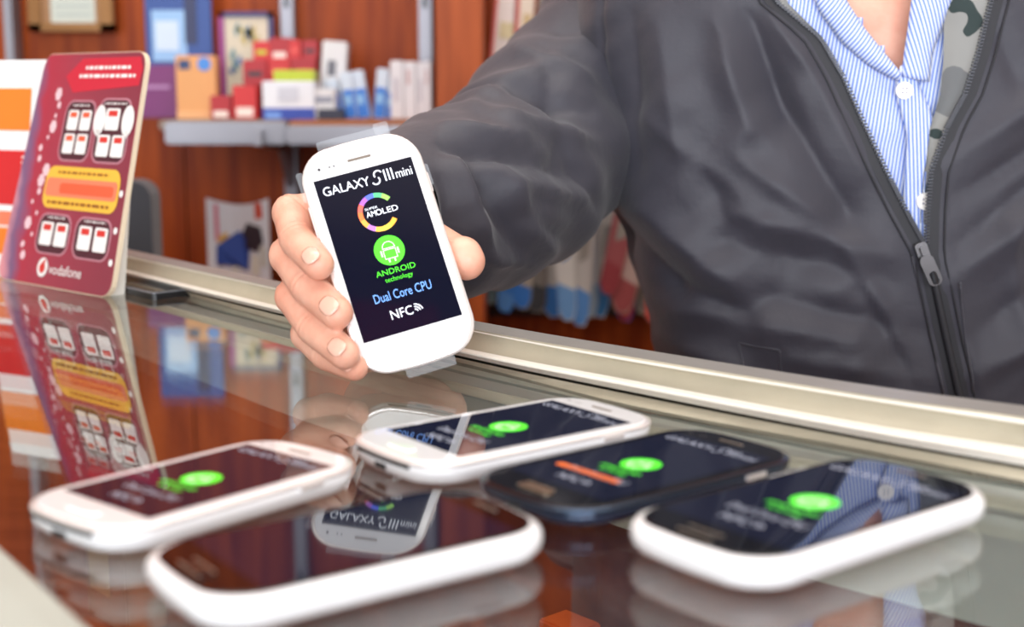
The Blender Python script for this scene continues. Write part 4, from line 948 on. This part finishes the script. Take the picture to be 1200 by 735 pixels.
SKIN = bpy.data.materials.new('skin'); SKIN.use_nodes = True
N, Lk = SKIN.node_tree.nodes, SKIN.node_tree.links; b = N['Principled BSDF']; b.inputs['Roughness'].default_value = .48
b.inputs['Subsurface Weight'].default_value = .12; b.inputs['Subsurface Radius'].default_value = (1, .35, .2); b.inputs['Subsurface Scale'].default_value = .006
tc = N.new('ShaderNodeTexCoord'); nz = N.new('ShaderNodeTexNoise'); nz.inputs['Scale'].default_value = 55; nz.inputs['Detail'].default_value = 4; Lk.new(tc.outputs['Object'], nz.inputs['Vector'])
rp = N.new('ShaderNodeValToRGB'); rp.color_ramp.elements[0].position = .3; rp.color_ramp.elements[0].color = (*lin((224, 158, 134)), 1); rp.color_ramp.elements[1].position = .7; rp.color_ramp.elements[1].color = (*lin((240, 186, 162)), 1)
Lk.new(nz.outputs['Fac'], rp.inputs['Fac']); Lk.new(rp.outputs['Color'], b.inputs['Base Color'])
n2 = N.new('ShaderNodeTexNoise'); n2.inputs['Scale'].default_value = 700; n2.inputs['Detail'].default_value = 3; Lk.new(tc.outputs['Object'], n2.inputs['Vector'])
bp = N.new('ShaderNodeBump'); bp.inputs['Strength'].default_value = .25; bp.inputs['Distance'].default_value = .0006; Lk.new(n2.outputs['Fac'], bp.inputs['Height']); Lk.new(bp.outputs['Normal'], b.inputs['Normal'])
V, Fc = joinv((VH, FH), (V2, F2), (V3, F3)); pg('body', V, Fc, SKIN)
# nails
NAIL = mat('fingernail_pink', (240, 186, 166), .22, coat=.4)
for key, ln, wd in (('i', .0118, .0098), ('m', .0124, .0104), ('r', .0118, .0098), ('p', .0098, .0080)):
    P, R_ = fing[key]; a = (P[3]-P[2]).normalized(); c_ = P[3]+a*.0008
    view = (Vector((0, 0, CAMZ))-c_).normalized(); nv = (view-a*view.dot(a)).normalized(); sv = a.cross(nv)
    r = R_[3]*1.035; V = []
    for i in range(9):
        for k in range(9):
            u, v_ = i/8*2-1, k/8*2-1; uu = u*(1-.0*v_*v_); vv = v_*math.sqrt(max(0, 1-.85*abs(u)**2.6))
            ang = vv*wd/2/r; V.append(c_+a*(uu*ln/2)+nv*(r*math.cos(ang)+.0001-.0012*max(0, u)**2)+sv*(r*math.sin(ang)))
    Fc = [(i*9+k, i*9+k+1, (i+1)*9+k+1, (i+1)*9+k) for i in range(8) for k in range(8)]
    o = pg('fingernail', V, Fc, NAIL); md = o.modifiers.new('t', 'SOLIDIFY'); md.thickness = .0005; md.offset = 0
# head details
EYE = mat('eye_white', (236, 232, 226), .15); IRIS = mat('iris_brown', (60, 38, 26), .1); HAIR = mat('dark_brown_hair', (44, 32, 26), .6, bump=.8, bscale=400)
def ball(name, c_, r, m):
    b2 = bmesh.new(); ellip(b2, c_, r); me = bpy.data.meshes.new(name); b2.to_mesh(me); b2.free(); V = [v.co.copy() for v in me.vertices]; Fc = [tuple(p.vertices) for p in me.polygons]; bpy.data.meshes.remove(me); return pg(name, V, Fc, m)
for s in (-1, 1):
    ball('eye', hc+Vector((s*.030, -.0745, .013)), (.0125, .010, .0085), EYE); ball('iris', hc+Vector((s*.030, -.0835, .012)), (.005, .002, .005), IRIS); ball('eyebrow', hc+Vector((s*.031, -.087, .037)), (.018, .004, .0035), HAIR)
ball('lips', hc+Vector((0, -.090, -.054)), (.022, .0065, .0075), mat('lips', (190, 106, 96), .4))
bm = bmesh.new(); ellip(bm, hc+Vector((0, .028, .052)), (.083, .094, .084)); ellip(bm, hc+Vector((0, .050, .01)), (.080, .074, .08)); V, Fc = remesh(bm, .004, 3); pg('hair', [v+Vector(noise.noise_vector(v*90))*.002 for v in V], Fc, HAIR)
# trousers and shoes
TR = mat('dark_trousers', (38, 40, 52), .8)
for s in (-1, 1):
    V, Fc = tube([(.285+s*.075, 1.03, -.26), (.285+s*.085, 1.03, -.55), (.285+s*.09, 1.035, -.86), (.285+s*.09, 1.035, -.925)], [.105, .085, .062, .066], 20); pg('trouser_leg', V, Fc, TR)
    b2 = bmesh.new(); ellip(b2, (.285+s*.095, .99, -.925), (.045, .13, .05)); 
    for v in b2.verts: v.co.z = max(v.co.z, FL+.002)
    me = bpy.data.meshes.new('s'); b2.to_mesh(me); b2.free(); pg('shoe', [v.co.copy() for v in me.vertices], [tuple(p.vertices) for p in me.polygons], DARK)


# ------------------------------------------------------------ ceiling lamps
for x, y, lab in ((.42, -.25, 'round ceiling lamp over the customer side'), (-.6, 1.2, 'round ceiling lamp over the seller side')):
    o = tag(empty('ceiling_lamp', (x, y, CE)), lab, 'lamp')
    geo('housing', *tube([(0, 0, 0), (0, 0, -.03)], .05, 20), ALU, o); geo('bulb', *tube([(0, 0, -.03), (0, 0, -.036)], .036, 20), mat('lamp_glow', (255, 250, 240), .5, emis=60), o)
